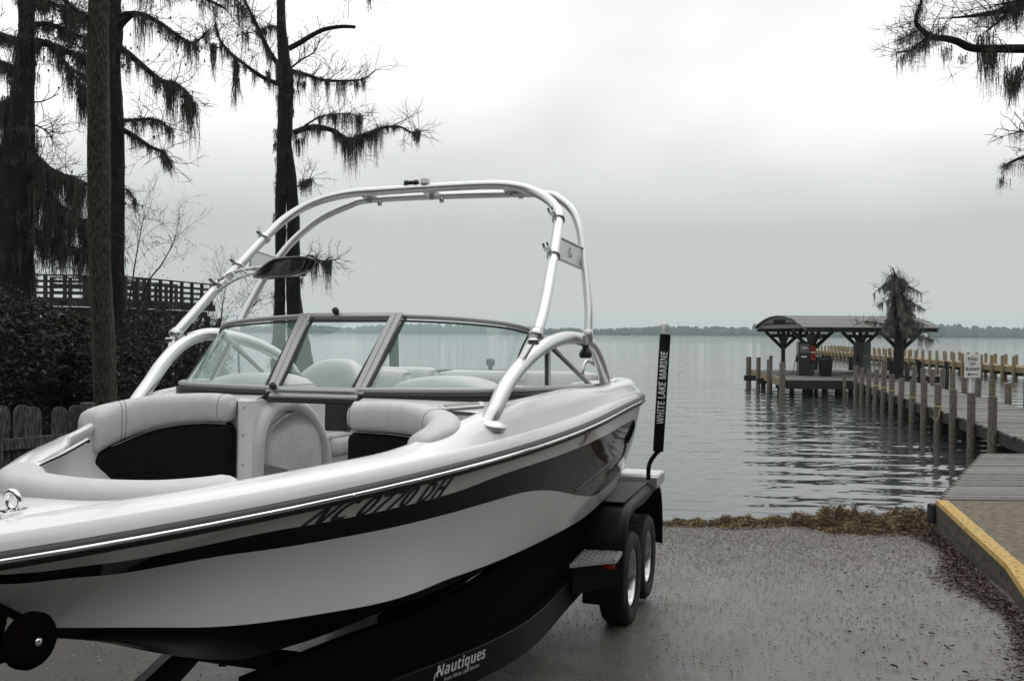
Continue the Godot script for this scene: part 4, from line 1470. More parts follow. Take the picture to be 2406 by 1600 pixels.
		for q in [[-0.02, 0.21], [0.02, 0.21], [0.02, -0.24], [-0.02, -0.24], [-0.02, 0.21]]:
			var row := PackedVector3Array()
			for i in bp.size():
				var n := (bp[mini(i + 1, bp.size() - 1)] - bp[maxi(i - 1, 0)]).normalized().cross(Vector3.UP)
				row.append(bp[i] + n * q[0] + Vector3(0, q[1], 0))
			bf.append(row)
		for i in 4: m.grid([bf[i], bf[i + 1]], i + 1)
		var bk := mat("bunk_carpet", lin(0.008, 0.008, 0.009), 1.0)
		bk.metallic_specular = 0.1
		part("side_bunk", m.mesh(), bk, t, lift)
		for x in [-2.4, -1.2]:
			m = MB.new()
			m.bar(Vector3(x, -1.52, 0.46 * sd), Vector3(x, -1.28, 0.46 * sd), 0.05, 0.05, Vector3.RIGHT)
			part("bunk_bracket", m.mesh(), M.trailer_black, t, lift)
		# guide pole in its sleeve
		var g := Node3D.new()
		g.name = "guide_pole"
		t.add_child(g, true)
		g.transform = lift
		g.position += Vector3(-0.12, 0, -0.235) if sd > 0 else Vector3()
		part("pole", tube_mesh(smooth_path([Vector3(-2.66, -0.99, 1.135 * sd), Vector3(-2.66, -0.90, 1.137 * sd), Vector3(-2.62, -0.84, 1.16 * sd), Vector3(-2.58, -0.76, 1.215 * sd), Vector3(-2.58, -0.70, 1.222 * sd), Vector3(-2.60, 0.14, 1.265 * sd)], 6), 0.0165, 12), M.trailer_black, g)
		m = MB.new()
		var p0 := Vector3(-2.58, -0.765, 1.219 * sd)
		var p1 := Vector3(-2.60, 0.105, 1.263 * sd)
		m.tube(pv([p0, p0.lerp(p1, 0.01), p0.lerp(p1, 0.985), p1]), PackedFloat32Array([0.036, 0.039, 0.041, 0.037]), 20)
		part("sleeve", m.mesh(), M.vinyl_black, g)
		m = MB.new()
		if sd < 0: m.lathe(p1 + Vector3(0, 0.0, 0), [[0.02, 0.0], [0.02, 0.035], [0.025, 0.038], [0.026, 0.075], [0.021, 0.085], [0.0, 0.088]], 16)
		else: m.lathe(p1, [[0.037, 0.0], [0.03, 0.012], [0.0, 0.016]], 16)
		part("cap", m.mesh(), M.white_plastic if sd < 0 else M.vinyl_black, g)
		if sd < 0:
			# lettering runs up the sleeve and bends round it, towards the bow
			var wrap := func(p: Vector3) -> Vector3:
				var a := (p.y - 0.0265) / 0.041 + 1.42
				var c := p0.lerp(p1, 0.235) + (p1 - p0).normalized() * p.x
				return c + Vector3(sin(a) * 0.0418, 0, -cos(a) * 0.0418)
			part("sleeve_lettering", text_mesh("WHITE LAKE MARINE", 0.053, func(p: Vector3): return wrap.call(p), 700, 0.10, 0.73, 0.0, 0.009), M.decal_white, g)
	var m := MB.new()
	for x in [-2.95, -1.25, 0.25]:
		var hz := 0.82 if x < 0 else 0.62
		m = MB.new()
		m.bar(Vector3(x, -1.55, -hz), Vector3(x, -1.55, hz), 0.07, 0.09, Vector3.UP, 0.006)
		part("crossmember", m.mesh(), M.trailer_black, t, lift)
	for x in [-2.14, -2.82]: part("axle", tube_mesh(pv([Vector3(x, -1.60, -1.0), Vector3(x, -1.60, 1.0)]), 0.035, 12), M.trailer_black, t, lift)
	m = MB.new()
	m.bar(Vector3(1.75, -1.52, 0), Vector3(3.5, -1.50, 0), 0.10, 0.10, Vector3.UP, 0.008)
	part("tongue", m.mesh(), M.trailer_black, t, lift)
	m = MB.new()
	m.bar(Vector3(2.15, -1.5, 0), Vector3(1.99, -0.82, 0), 0.09, 0.07, Vector3(1, 0.2, 0), 0.008)
	m.bar(Vector3(2.02, -0.93, -0.10), Vector3(2.02, -0.93, 0.10), 0.05, 0.04, Vector3.UP, 0.006)
	part("winch_post", m.mesh(), M.trailer_black, t, lift)
	for z in [-0.115, 0.115]:
		m = MB.new()
		m.lathe(Vector3(1.955, -0.905, z), [[0.0, -0.03], [0.03, -0.03], [0.072, -0.026], [0.08, -0.012], [0.08, 0.012], [0.072, 0.026], [0.03, 0.03], [0.0, 0.03]], 24, Basis(Vector3.RIGHT, PI / 2))
		part("bow_roller", m.mesh(), M.roller_rubber, t, lift)
		m = MB.new()
		m.ball(Vector3(1.955, -0.905, z + 0.032 * signf(z)), Vector3(0.014, 0.014, 0.008), 5)
		part("roller_bolt", m.mesh(), M.chrome, t, lift)

# ---------------------------------------------------------------- trees
func line_at(pts: Array, depth: float) -> Array:
	var o := []
	for q in pts: o.append(at(q[0], q[1], depth + (q[2] if q.size() > 2 else 0.0)))
	return o

func taper(n: int, r0: float, r1: float) -> PackedFloat32Array:
	var r := PackedFloat32Array()
	for i in n: r.append(lerpf(r0, r1, float(i) / maxf(n - 1, 1)))
	return r

func twig(m: MB, p: Vector3, d: Vector3, length: float, r: float, depth: int) -> void:
	var pts := PackedVector3Array([p])
	var dir := d.normalized()
	var q := p
	var n := 4
	for i in n:
		dir = (dir + Vector3(rng.randfn(0, 0.22), rng.randfn(0.02, 0.2), rng.randfn(0, 0.22))).normalized()
		q += dir * length / n
		pts.append(q)
		if depth > 0 and i > 0:
			for k in rng.randi_range(1, 2):
				var sd := (dir + Vector3(rng.randfn(0, 0.7), rng.randfn(0.1, 0.6), rng.randfn(0, 0.7))).normalized()
				twig(m, q, sd, length * rng.randf_range(0.3, 0.55), r * 0.6, depth - 1)
	m.tube(pts, taper(n + 1, r, r * 0.35), 3, 1, false)

func twigs_along(m: MB, path: PackedVector3Array, count: int, length: float, r: float, from := 0.15, depth := 1) -> void:
	for i in count:
		var f := rng.randf_range(from, 1.0)
		var k := f * (path.size() - 1)
		var p := path[int(k)].lerp(path[mini(int(k) + 1, path.size() - 1)], k - int(k))
		var t := (path[mini(int(k) + 1, path.size() - 1)] - path[maxi(int(k) - 1, 0)]).normalized()
		var d := (t * 0.5 + Vector3(rng.randfn(0, 0.5), rng.randfn(0.25, 0.5), rng.randfn(0, 0.5))).normalized()
		twig(m, p, d, length * rng.randf_range(0.5, 1.1), r, depth)

func strand(v: PackedVector3Array, p: Vector3, length: float, w: float) -> void:
	var a := rng.randf() * PI
	var side_v := Vector3(cos(a), 0, sin(a))
	var n := 5
	var q := p
	var drift := Vector3(rng.randfn(0, 0.05), 0, rng.randfn(0, 0.05))
	for i in n:
		var w0 := w * (1.0 - 0.75 * float(i) / n)
		var w1 := w * (1.0 - 0.75 * float(i + 1) / n)
		var q2 := q + Vector3(drift.x + rng.randfn(0, 0.10), -1.0, drift.z + rng.randfn(0, 0.10)) * (length / n)
		v.append(q - side_v * w0); v.append(q2 - side_v * w1); v.append(q2 + side_v * w1)
		v.append(q - side_v * w0); v.append(q2 + side_v * w1); v.append(q + side_v * w0)
		# a curl to one side
		for k in 2:
			var b := q.lerp(q2, rng.randf())
			var c := b + Vector3(rng.randfn(0, 0.03), rng.randfn(-0.025, 0.03), rng.randfn(0, 0.03)) * (0.6 + 0.6 * length)
			v.append(b); v.append(b + Vector3(0, -w * 0.7, 0)); v.append(c)
		q = q2

func moss_clump(v: PackedVector3Array, p: Vector3, along: Vector3, width: float, length: float, n: int, w: float) -> void:
	var tails := rng.randi_range(1, 3)      # a clump ends in a few ragged tails
	for k in tails:
		var c := p + along * rng.randfn(0, 0.5) * width + Vector3(0, 0, rng.randfn(0, 0.05))
		var reach := length * rng.randf_range(0.65, 1.0)
		for i in n / tails + 3:
			var o := rng.randfn(0.0, 0.30)
			strand(v, c + along * o * width * 0.8 + Vector3(rng.randfn(0, 0.02), rng.randfn(0, 0.025), rng.randfn(0, 0.035)), reach * exp(-o * o * 7.0) * (rng.randf_range(0.45, 1.0) if k == 0 else rng.randf_range(0.2, 1.0)), w * rng.randf_range(0.5, 1.2))

func moss_along(v: PackedVector3Array, path: PackedVector3Array, f0: float, f1: float, clumps: int, length: float, n: int, w: float) -> void:
	clumps = int(clumps * 1.5) + 1
	for i in clumps:
		var big := i % 2 == 0
		var f := lerpf(f0, f1, (i + rng.randf()) / clumps)
		var k := f * (path.size() - 1)
		var p := path[int(k)].lerp(path[mini(int(k) + 1, path.size() - 1)], k - int(k))
		var t := (path[mini(int(k) + 1, path.size() - 1)] - path[maxi(int(k) - 1, 0)]).normalized()
		if big: moss_clump(v, p, t, minf(length * 0.15, 0.10), length * (0.35 + 0.85 * rng.randf()), int(n * 1.5), w)
		else: moss_clump(v, p, t, 0.05, length * (0.1 + 0.25 * rng.randf()), n / 2, w * 0.8)

func pods(v: PackedVector3Array, path: PackedVector3Array, count: int, spread: float, size: float) -> void:
	for i in count:
		var p := path[rng.randi() % path.size()] + Vector3(rng.randfn(0, spread), rng.randfn(-0.1, spread), rng.randfn(0, spread))
		for k in 3:
			var a := TAU * k / 3 + rng.randf()
			var s := Vector3(cos(a), 0, sin(a)) * size * 0.28
			v.append(p); v.append(p + s - Vector3(0, size * 0.5, 0)); v.append(p - Vector3(0, size * 1.2, 0))
			v.append(p); v.append(p - s - Vector3(0, size * 0.5, 0)); v.append(p - Vector3(0, size * 1.2, 0))

func trunk_tube(m: MB, p: PackedVector3Array, r: PackedFloat32Array, sides := 18) -> void:     # a trunk with an uneven, fluted skin
	var rows := []
	for i in p.size():
		var ring := PackedVector3Array()
		var rad: float = r[mini(i, r.size() - 1)]
		for k in sides:
			var a := TAU * k / sides
			var q := rad * (1.0 + 0.08 * sin(a * 5.0 + i * 0.35) + 0.05 * sin(a * 3.0 - i * 0.2) + rng.randfn(0, 0.02))
			ring.append(p[i] + Vector3(cos(a) * q, 0, sin(a) * q))
		rows.append(ring)
	m.grid(rows, 1, true)

func cypress(called: String, label: String, category: String, depth: float, spec: Dictionary) -> Node3D:
	var foot: Vector3 = at(spec.trunk[0][0], 784, depth)
	foot.y = maxf(ground_y(foot.x, depth), -0.4)
	var t := thing(called, label, category, Transform3D(Basis(), foot), spec.get("group", ""))
	var up := Transform3D(Basis(), -foot)
	var bark: Material = spec.get("bark", M.bark_dark)
	for tr in [spec.trunk] + spec.get("trunks", []):
		var p := []
		var r := []
		for q in tr:
			p.append(at(q[0], q[1], depth))
			r.append(q[2])
		if tr == spec.trunk:
			p[0] = Vector3(p[0].x, foot.y - 0.3, p[0].z)
		var sp := smooth_path(p, 10)
		var rr := PackedFloat32Array()
		for i in sp.size():
			var k := float(i) / 10.0
			rr.append(lerpf(r[mini(int(k), r.size() - 1)], r[mini(int(k) + 1, r.size() - 1)], k - int(k)))
		var m := MB.new()
		trunk_tube(m, sp, rr)
		part("trunk", m.mesh(), bark, t, up)
	var tw := MB.new()
	var mo := PackedVector3Array()
	var po := PackedVector3Array()
	for l in spec.limbs:
		var path := smooth_path(line_at(l.p, depth), 6)
		var m := MB.new()
		m.tube(path, taper(path.size(), l.r[0], l.r[1]), 8)
		part("limb", m.mesh(), bark if l.r[0] > 0.03 else M.twig, t, up)
		twigs_along(tw, path, l.get("twigs", 10), l.get("twig_length", 0.5), l.get("twig_r", 0.006), 0.2, 1)
		if l.has("moss"):
			for q in l.moss: moss_along(mo, path, q[0], q[1], q[2], q[3], int(spec.get("strands", 34) * 0.75), spec.get("strand_w", 0.007) * 0.62)
		if l.has("pods"): pods(po, path, l.pods / 2, 0.11, spec.get("pod", 0.035))
	for q in spec.get("tufts", []):       # [u, v, length, strands]
		moss_clump(mo, at(q[0], q[1], depth), Vector3(1, 0, 0), minf(q[2] * 0.14, 0.11), q[2], q[3], spec.get("strand_w", 0.007))
	for i in spec.get("shag", 0):      # moss clinging to the trunk
		var q0: Array = spec.trunk[1 + rng.randi() % (spec.trunk.size() - 2)]
		var q1: Array = spec.trunk[spec.trunk.find(q0) + 1]
		var f := rng.randf()
		var a := rng.randf() * TAU
		var p := at(lerpf(q0[0], q1[0], f), lerpf(q0[1], q1[1], f), depth) + Vector3(cos(a), 0, sin(a)) * lerpf(q0[2], q1[2], f) * 1.02
		moss_clump(mo, p, Vector3(-sin(a), 0, cos(a)), 0.05, rng.randf_range(0.15, 0.45), 10, 0.006)
	for v in po: mo.append(v)
	tag(part("twigs", tw.mesh(), M.twig, t, up), "", "", "", "stuff")
	if mo.size(): tag(part("hanging_moss", raw(mo), M.moss, t, up), "", "", "", "stuff")
	return t

func make_trees() -> void:
	rng.seed = 101
	cypress("cypress_tree", "slender pale barked cypress trunk rising behind the grey picket fence", "tree", 8.6, {
		"bark": M.bark_pale, "trunk": [[243, 1200, 0.125], [240, 900, 0.105], [229, 600, 0.100], [226, 300, 0.103], [226, 60, 0.098], [228, -250, 0.09], [236, -700, 0.075], [245, -1300, 0.05], [250, -2000, 0.02]],
		"limbs": [{"p": [[206, 42], [175, 25, -0.1], [140, -8, -0.2]], "r": [0.03, 0.02], "twigs": 6, "moss": [[0.3, 1.0, 3, 0.5]]},
			{"p": [[240, -40], [330, -30, 0.3], [450, -10, 0.5], [520, 20, 0.6]], "r": [0.03, 0.012], "twigs": 10, "moss": [[0.2, 1.0, 6, 0.35]]},
			{"p": [[235, -500], [330, -640, -0.8], [420, -760, -1.6]], "r": [0.03, 0.008], "twigs": 40, "twig_length": 0.8},
			{"p": [[236, -700], [140, -860, -0.9], [40, -960, -2.0]], "r": [0.03, 0.008], "twigs": 40, "twig_length": 0.8},
			{"p": [[240, -900], [360, -1050, 0.4], [500, -1150, 0.8]], "r": [0.03, 0.008], "twigs": 40, "twig_length": 0.8},
			{"p": [[242, -1100], [180, -1300, -0.8], [80, -1450, -1.7]], "r": [0.025, 0.008], "twigs": 44, "twig_length": 0.8},
			{"p": [[246, -1400], [330, -1600, -0.6], [430, -1750, -1.3]], "r": [0.02, 0.006], "twigs": 44, "twig_length": 0.8}], "strand_w": 0.006})
	cypress("cypress_tree", "dark forked cypress right behind the pale trunk, moss on its right limbs", "tree", 12.5, {
		"trunk": [[272, 1150, 0.13], [271, 850, 0.105], [268, 600, 0.10], [263, 300, 0.125], [256, 140, 0.12], [262, 60, 0.11], [255, -60, 0.08], [250, -250, 0.06]],
		"trunks": [[[262, 70, 0.10], [280, 48, 0.08], [302, 36, 0.03]]],
		"limbs": [
			{"p": [[278, 112], [300, 128], [335, 158], [372, 186], [402, 192], [430, 215], [448, 245]], "r": [0.05, 0.014], "twigs": 26, "moss": [[0.05, 0.5, 6, 0.55], [0.5, 1.0, 13, 0.95]], "pods": 70},
			{"p": [[258, 50], [290, 32], [330, 34], [372, 56], [412, 84], [445, 98], [480, 70]], "r": [0.045, 0.012], "twigs": 26, "moss": [[0.25, 1.0, 14, 0.95]], "pods": 60},
			{"p": [[282, 278], [310, 276], [345, 274], [372, 282], [392, 302]], "r": [0.03, 0.01], "twigs": 18, "moss": [[0.1, 1.0, 8, 0.6]], "pods": 30},
			{"p": [[284, 300], [315, 318], [345, 338], [378, 352], [386, 372]], "r": [0.04, 0.012], "twigs": 14, "moss": [[0.05, 0.8, 6, 0.45], [0.8, 1.0, 3, 0.6]]},
			{"p": [[280, 432], [300, 445], [308, 470]], "r": [0.015, 0.006], "twigs": 8, "moss": [[0.3, 1.0, 2, 0.3]], "pods": 14},
			{"p": [[250, 5], [330, -30], [430, -40], [520, -20], [560, 20]], "r": [0.04, 0.012], "twigs": 24, "moss": [[0.2, 1.0, 14, 0.8]], "pods": 50},
			{"p": [[248, 190], [225, 205], [200, 180], [165, 160], [145, 140]], "r": [0.04, 0.012], "twigs": 18, "moss": [[0.2, 1.0, 8, 0.6]], "pods": 50},
			{"p": [[240, 230], [205, 215], [180, 190], [150, 150]], "r": [0.03, 0.01], "twigs": 10, "moss": [[0.1, 0.7, 8, 0.9]], "pods": 40}],
		"tufts": [[195, 200, 0.9, 60], [170, 170, 0.6, 40], [184, 215, 0.6, 40], [395, 200, 1.0, 60], [430, 240, 0.7, 60]], "strands": 40, "strand_w": 0.0085, "pod": 0.05, "shag": 40})
	cypress("cypress_tree", "broad dark cypress at the left edge, thick with hanging moss", "tree", 11.0, {
		"trunk": [[34, 1150, 0.33], [32, 850, 0.26], [32, 600, 0.22], [40, 380, 0.19], [52, 200, 0.13], [58, 60, 0.09], [55, -200, 0.06]],
		"limbs": [
			{"p": [[48, 100], [0, 82], [-60, 60]], "r": [0.06, 0.04], "twigs": 10, "moss": [[0.1, 1.0, 4, 0.5]]},
			{"p": [[60, 92], [105, 100], [150, 118], [185, 128], [212, 134]], "r": [0.055, 0.02], "twigs": 30, "moss": [[0.0, 1.0, 9, 0.5]], "pods": 70},
			{"p": [[62, 60], [110, 55], [160, 75], [210, 92]], "r": [0.04, 0.014], "twigs": 34, "twig_length": 0.7, "moss": [[0.1, 1.0, 6, 0.4]], "pods": 80},
			{"p": [[56, -10], [100, 0], [150, 20], [200, 45]], "r": [0.035, 0.012], "twigs": 34, "twig_length": 0.7, "moss": [[0.1, 1.0, 8, 0.6]], "pods": 90},
			{"p": [[30, 160], [10, 148], [-30, 140]], "r": [0.05, 0.03], "twigs": 8, "moss": [[0.1, 1.0, 4, 0.6]]},
			{"p": [[60, 345], [85, 368], [120, 395], [160, 410], [200, 425]], "r": [0.06, 0.02], "twigs": 26, "moss": [[0.05, 1.0, 20, 1.1]], "pods": 60},
			{"p": [[60, 420], [95, 440], [130, 470], [170, 500], [195, 515]], "r": [0.04, 0.014], "twigs": 22, "moss": [[0.05, 1.0, 18, 1.1]], "pods": 40},
			{"p": [[60, 520], [100, 540], [150, 570], [190, 575]], "r": [0.03, 0.01], "twigs": 24, "twig_length": 0.7, "moss": [[0.05, 1.0, 12, 0.6]], "pods": 50},
			{"p": [[30, 230], [5, 240], [-30, 230]], "r": [0.04, 0.02], "twigs": 6, "moss": [[0.0, 1.0, 8, 1.0]]},
			{"p": [[30, 330], [0, 345], [-40, 340]], "r": [0.05, 0.02], "twigs": 6, "moss": [[0.0, 1.0, 12, 1.3]]},
			{"p": [[74, 235], [100, 232], [135, 215]], "r": [0.012, 0.005], "twigs": 3},
			{"p": [[68, 290], [85, 290], [110, 305], [118, 320]], "r": [0.014, 0.005], "twigs": 20, "twig_length": 0.4}],
		"tufts": [[70, 300, 0.6, 50], [10, 250, 0.9, 90], [15, 380, 1.2, 120], [60, 500, 1.2, 120], [100, 500, 1.2, 110], [150, 480, 1.1, 100]], "strands": 70, "strand_w": 0.0105, "pod": 0.045, "shag": 160})
	cypress("cypress_tree", "twin trunked mossy cypress standing behind the boat's mirror and tower", "tree", 16.0, {
		"trunk": [[640, 1062, 0.22], [641, 860, 0.13], [643, 700, 0.095], [645, 560, 0.092], [648, 420, 0.10], [655, 300, 0.135], [657, 190, 0.13], [650, 90, 0.09], [645, 0, 0.075], [640, -260, 0.05]],
		"trunks": [[[712, 1075, 0.50], [704, 940, 0.36], [690, 820, 0.21], [677, 700, 0.135], [675, 560, 0.115], [673, 470, 0.105], [667, 395, 0.10], [660, 320, 0.07]]],
		"limbs": [
			{"p": [[664, 112], [690, 98], [716, 82], [745, 68], [785, 61], [818, 62]], "r": [0.055, 0.032], "twigs": 4},
			{"p": [[665, 160], [690, 140], [722, 120], [735, 95]], "r": [0.022, 0.008], "twigs": 26, "twig_length": 0.5},
			{"p": [[668, 162], [705, 172], [745, 184], [790, 186], [835, 182], [866, 160]], "r": [0.04, 0.010], "twigs": 40, "twig_length": 0.55, "moss": [[0.0, 0.3, 4, 0.55], [0.35, 0.68, 5, 0.75], [0.7, 0.9, 2, 0.4]]},
			{"p": [[676, 305], [720, 292], [765, 300], [800, 320], [835, 312], [880, 294], [920, 292], [950, 306], [968, 300]], "r": [0.055, 0.010], "twigs": 55, "twig_length": 0.55, "moss": [[0.02, 0.3, 8, 0.55], [0.3, 0.62, 22, 0.95], [0.62, 0.75, 2, 0.3], [0.88, 1.0, 4, 0.5]]},
			{"p": [[700, 290], [740, 268], [790, 262], [830, 268]], "r": [0.02, 0.008], "twigs": 22, "moss": [[0.3, 1.0, 8, 0.7]]},
			{"p": [[648, 196], [605, 178], [565, 150], [530, 122], [505, 90], [494, 50]], "r": [0.045, 0.012], "twigs": 40, "twig_length": 0.6, "moss": [[0.1, 0.5, 4, 0.5], [0.5, 1.0, 5, 0.45]]},
			{"p": [[652, 160], [628, 132], [606, 92], [588, 52], [566, 8], [550, -30]], "r": [0.05, 0.018], "twigs": 34, "twig_length": 0.7, "moss": [[0.0, 0.35, 6, 0.7], [0.35, 1.0, 6, 0.4]]},
			{"p": [[650, 70], [625, 60], [598, 70], [560, 78]], "r": [0.02, 0.008], "twigs": 20, "moss": [[0.1, 1.0, 6, 0.55]]},
			{"p": [[690, 600], [715, 592], [745, 602], [780, 596]], "r": [0.022, 0.006], "twigs": 34, "twig_length": 0.4, "moss": [[0.1, 0.8, 7, 0.7]]},
			{"p": [[684, 430], [700, 418], [716, 412]], "r": [0.016, 0.006], "twigs": 10, "moss": [[0.4, 1.0, 3, 0.45]]},
			{"p": [[645, -40], [740, -70], [830, -60], [850, -20]], "r": [0.03, 0.01], "twigs": 12, "moss": [[0.4, 1.0, 6, 0.55]]}],
		"tufts": [[563, 149, 1.45, 80], [486, 100, 0.95, 60], [500, 105, 0.7, 40], [757, 601, 0.6, 34], [752, 601, 1.0, 14], [640, 300, 0.5, 40], [640, 460, 0.35, 30], [700, 420, 0.4, 30], [765, -66, 0.75, 18], [812, -60, 1.3, 6], [665, 180, 0.6, 50], [690, 190, 0.5, 40], [620, 165, 0.55, 40], [638, 330, 0.35, 24], [636, 430, 0.3, 24], [634, 520, 0.25, 20], [694, 640, 0.3, 20], [632, 720, 0.3, 20], [690, 320, 0.5, 40], [672, 250, 0.3, 20]], "strands": 38, "strand_w": 0.0095, "shag": 90})
	# the limb that hangs in from the right belongs to a tree that stands beyond the landing
	var t := cypress("shore_tree", "mossy tree whose bare crooked limb hangs in at the upper right", "tree", 8.0, {
		"trunk": [[3300, 1100, 0.30], [3290, 600, 0.24], [3250, 200, 0.21], [3200, -200, 0.17], [3180, -700, 0.10]],
		"limbs": [
			{"p": [[3250, 330], [3000, 220, -0.2], [2700, 130, -0.3], [2440, 114, -0.2], [2330, 112], [2270, 112], [2235, 109], [2205, 95], [2175, 88], [2150, 86], [2128, 72], [2112, 55], [2112, 35], [2120, 15], [2126, -20], [2140, -80]], "r": [0.055, 0.007], "twigs": 46, "twig_length": 0.34, "twig_r": 0.004, "moss": [[0.55, 0.72, 4, 0.3], [0.82, 0.94, 4, 0.22]]},
			{"p": [[2150, 88], [2130, 92], [2112, 105], [2100, 115], [2068, 121]], "r": [0.012, 0.007], "twigs": 14, "twig_length": 0.25, "twig_r": 0.004, "moss": [[0.1, 1.0, 6, 0.24]]},
			{"p": [[2128, 68], [2110, 72], [2085, 85], [2060, 97]], "r": [0.009, 0.004], "twigs": 14, "twig_length": 0.25, "twig_r": 0.0035, "moss": [[0.2, 0.9, 5, 0.2]]},
			{"p": [[2700, 80], [2440, 20], [2358, 14], [2310, 25], [2270, 32], [2225, 38], [2180, 42]], "r": [0.05, 0.005], "twigs": 30, "twig_length": 0.45, "twig_r": 0.004, "moss": [[0.3, 0.75, 9, 0.3]]},
			{"p": [[2440, -10], [2350, 10], [2300, 50], [2270, 75]], "r": [0.02, 0.005], "twigs": 16, "twig_length": 0.35, "twig_r": 0.004, "moss": [[0.2, 0.7, 3, 0.25]]},
			{"p": [[2440, -60], [2380, -10], [2330, 5], [2300, 10]], "r": [0.03, 0.008], "twigs": 16, "twig_length": 0.4, "moss": [[0.2, 1.0, 6, 0.3]]},
			{"p": [[3260, 480], [2800, 380, -0.4], [2480, 340, -0.3], [2358, 362], [2310, 386]], "r": [0.05, 0.006], "twigs": 10, "twig_length": 0.3, "moss": [[0.7, 0.97, 5, 0.3]]},
			{"p": [[2480, 300], [2400, 300], [2345, 304]], "r": [0.012, 0.004], "twigs": 16, "twig_length": 0.22, "moss": [[0.4, 1.0, 4, 0.16]]}],
		"tufts": [[2274, 112, 0.42, 60], [2286, 116, 0.62, 70], [2296, 120, 0.4, 40], [2275, 80, 0.3, 60], [2330, 165, 0.32, 90], [2345, 185, 0.35, 90], [2322, 190, 0.3, 60], [2358, 150, 0.4, 80], [2352, 20, 0.30, 50], [2134, 98, 0.32, 24], [2176, 118, 0.24, 30], [2174, 60, 0.13, 24], [2158, 68, 0.12, 20], [2082, 125, 0.22, 24], [2225, 130, 0.13, 20], [2312, 410, 0.2, 20]], "strands": 30, "strand_w": 0.0042})
	t.set_meta("category", "tree")
	make_dock_tree()
	make_sapling()

func make_dock_tree() -> void:
	rng.seed = 55
	var d := 34.5
	var foot := at(2071, 784, d)
	foot.y = -0.3
	var t := thing("dock_cypress", "small mossy cypress growing up through the fuel dock beside the roof", "tree", Transform3D(Basis(), foot))
	var up := Transform3D(Basis(), -foot)
	var p := smooth_path([Vector3(foot.x, -0.4, foot.z), at(2070, 870, d), at(2071, 800, d), at(2068, 740, d), at(2063, 690, d), at(2064, 655, d), at(2062, 632, d), at(2056, 616, d)], 8)
	var m := MB.new()
	var r := PackedFloat32Array()
	for i in p.size(): r.append([0.27, 0.19, 0.17, 0.13, 0.10, 0.09, 0.03, 0.012][mini(i / 8, 7)])
	trunk_tube(m, p, r, 12)
	part("trunk", m.mesh(), M.bark_dark, t, up)
	var tw := MB.new()
	var mo := PackedVector3Array()
	for i in 84:
		var f := pow(rng.randf(), 0.85)
		var yy := lerpf(2.45, 4.65, f)
		var reach := 1.05 * (1.0 - 0.55 * pow(f, 5.0)) * (0.85 + 0.3 * sin(f * 17.0)) * rng.randf_range(0.45, 1.05)
		var a := rng.randf() * TAU
		var o := Vector3(foot.x, yy, foot.z) + Vector3(-0.14 * f, 0, 0)
		var e := o + Vector3(cos(a) * reach, rng.randf_range(-0.35, 0.1), sin(a) * reach)
		var path := smooth_path([o, o.lerp(e, 0.5) + Vector3(0, 0.18, 0), e], 5)
		m = MB.new()
		m.tube(path, taper(path.size(), 0.03, 0.008), 5)
		if i < 14: part("limb", m.mesh(), M.twig, t, up)
		else: tw.tube(path, taper(path.size(), 0.022, 0.007), 4)
		twigs_along(tw, path, 5, 0.4, 0.008, 0.3, 1)
		moss_along(mo, path, 0.05, 1.0, 6 if f < 0.55 else 4, 0.6, 13 if f < 0.6 else 10, 0.009)
		pods(mo, path, 4, 0.10, 0.06)
	var rl := smooth_path([Vector3(foot.x, 2.4, foot.z), at(2105, 770, d), at(2130, 778, d), at(2150, 782, d)], 6)
	m = MB.new()
	m.tube(rl, taper(rl.size(), 0.05, 0.012), 6)
	part("limb", m.mesh(), M.twig, t, up)
	moss_along(mo, rl, 0.2, 1.0, 12, 0.75, 12, 0.009)
	twigs_along(tw, rl, 16, 0.4, 0.008, 0.3, 1)
	var ll := smooth_path([Vector3(foot.x, 2.7, foot.z), at(2030, 745, d), at(1995, 740, d), at(1970, 748, d)], 6)
	tw.tube(ll, taper(ll.size(), 0.03, 0.008), 5)
	twigs_along(tw, ll, 20, 0.45, 0.008, 0.3, 1)
	moss_along(mo, ll, 0.1, 0.7, 9, 0.45, 14, 0.012)
	tag(part("twigs", tw.mesh(), M.twig, t, up), "", "", "", "stuff")
	var pale := mat("pale_moss", lin(0.17, 0.165, 0.145), 0.95)
	pale.cull_mode = BaseMaterial3D.CULL_DISABLED
	tag(part("hanging_moss", raw(mo), pale, t, up), "", "", "", "stuff")

func make_sapling() -> void:
	rng.seed = 31
	var d := 14.5
	for q in [[300, [[292, 760], [305, 640], [318, 560], [330, 500]], "bare budding sapling standing right of the dark forked trunk"], [345, [[318, 760], [335, 660], [370, 610], [398, 560], [402, 545]], "bare sapling leaning right above the boardwalk railing"], [505, [[500, 800], [508, 740], [512, 700], [516, 685]], "thin twiggy sapling just left of the windshield's top corner"], [560, [[548, 800], [560, 740], [580, 705], [602, 690]], "thin twiggy sapling leaning behind the windshield's starboard pane"]]:
		var foot := at(q[0], 784, d)
		foot.y = ground_y(foot.x, d)
		var t := thing("sapling", q[2], "sapling", Transform3D(Basis(), foot))
		var up := Transform3D(Basis(), -foot)
		var p := [foot] + line_at(q[1], d)
		var path := smooth_path(p, 6)
		var m := MB.new()
		m.tube(path, taper(path.size(), 0.02, 0.004), 6)
		part("stem", m.mesh(), M.twig, t, up)
		var tw := MB.new()
		twigs_along(tw, path, 15, 0.7, 0.004, 0.45, 2)
		tag(part("twigs", tw.mesh(), M.twig, t, up), "", "", "", "stuff")
		var po := PackedVector3Array()
		pods(po, path, 50, 0.22, 0.03)
		tag(part("buds", raw(po), M.twig, t, up), "", "", "", "stuff")

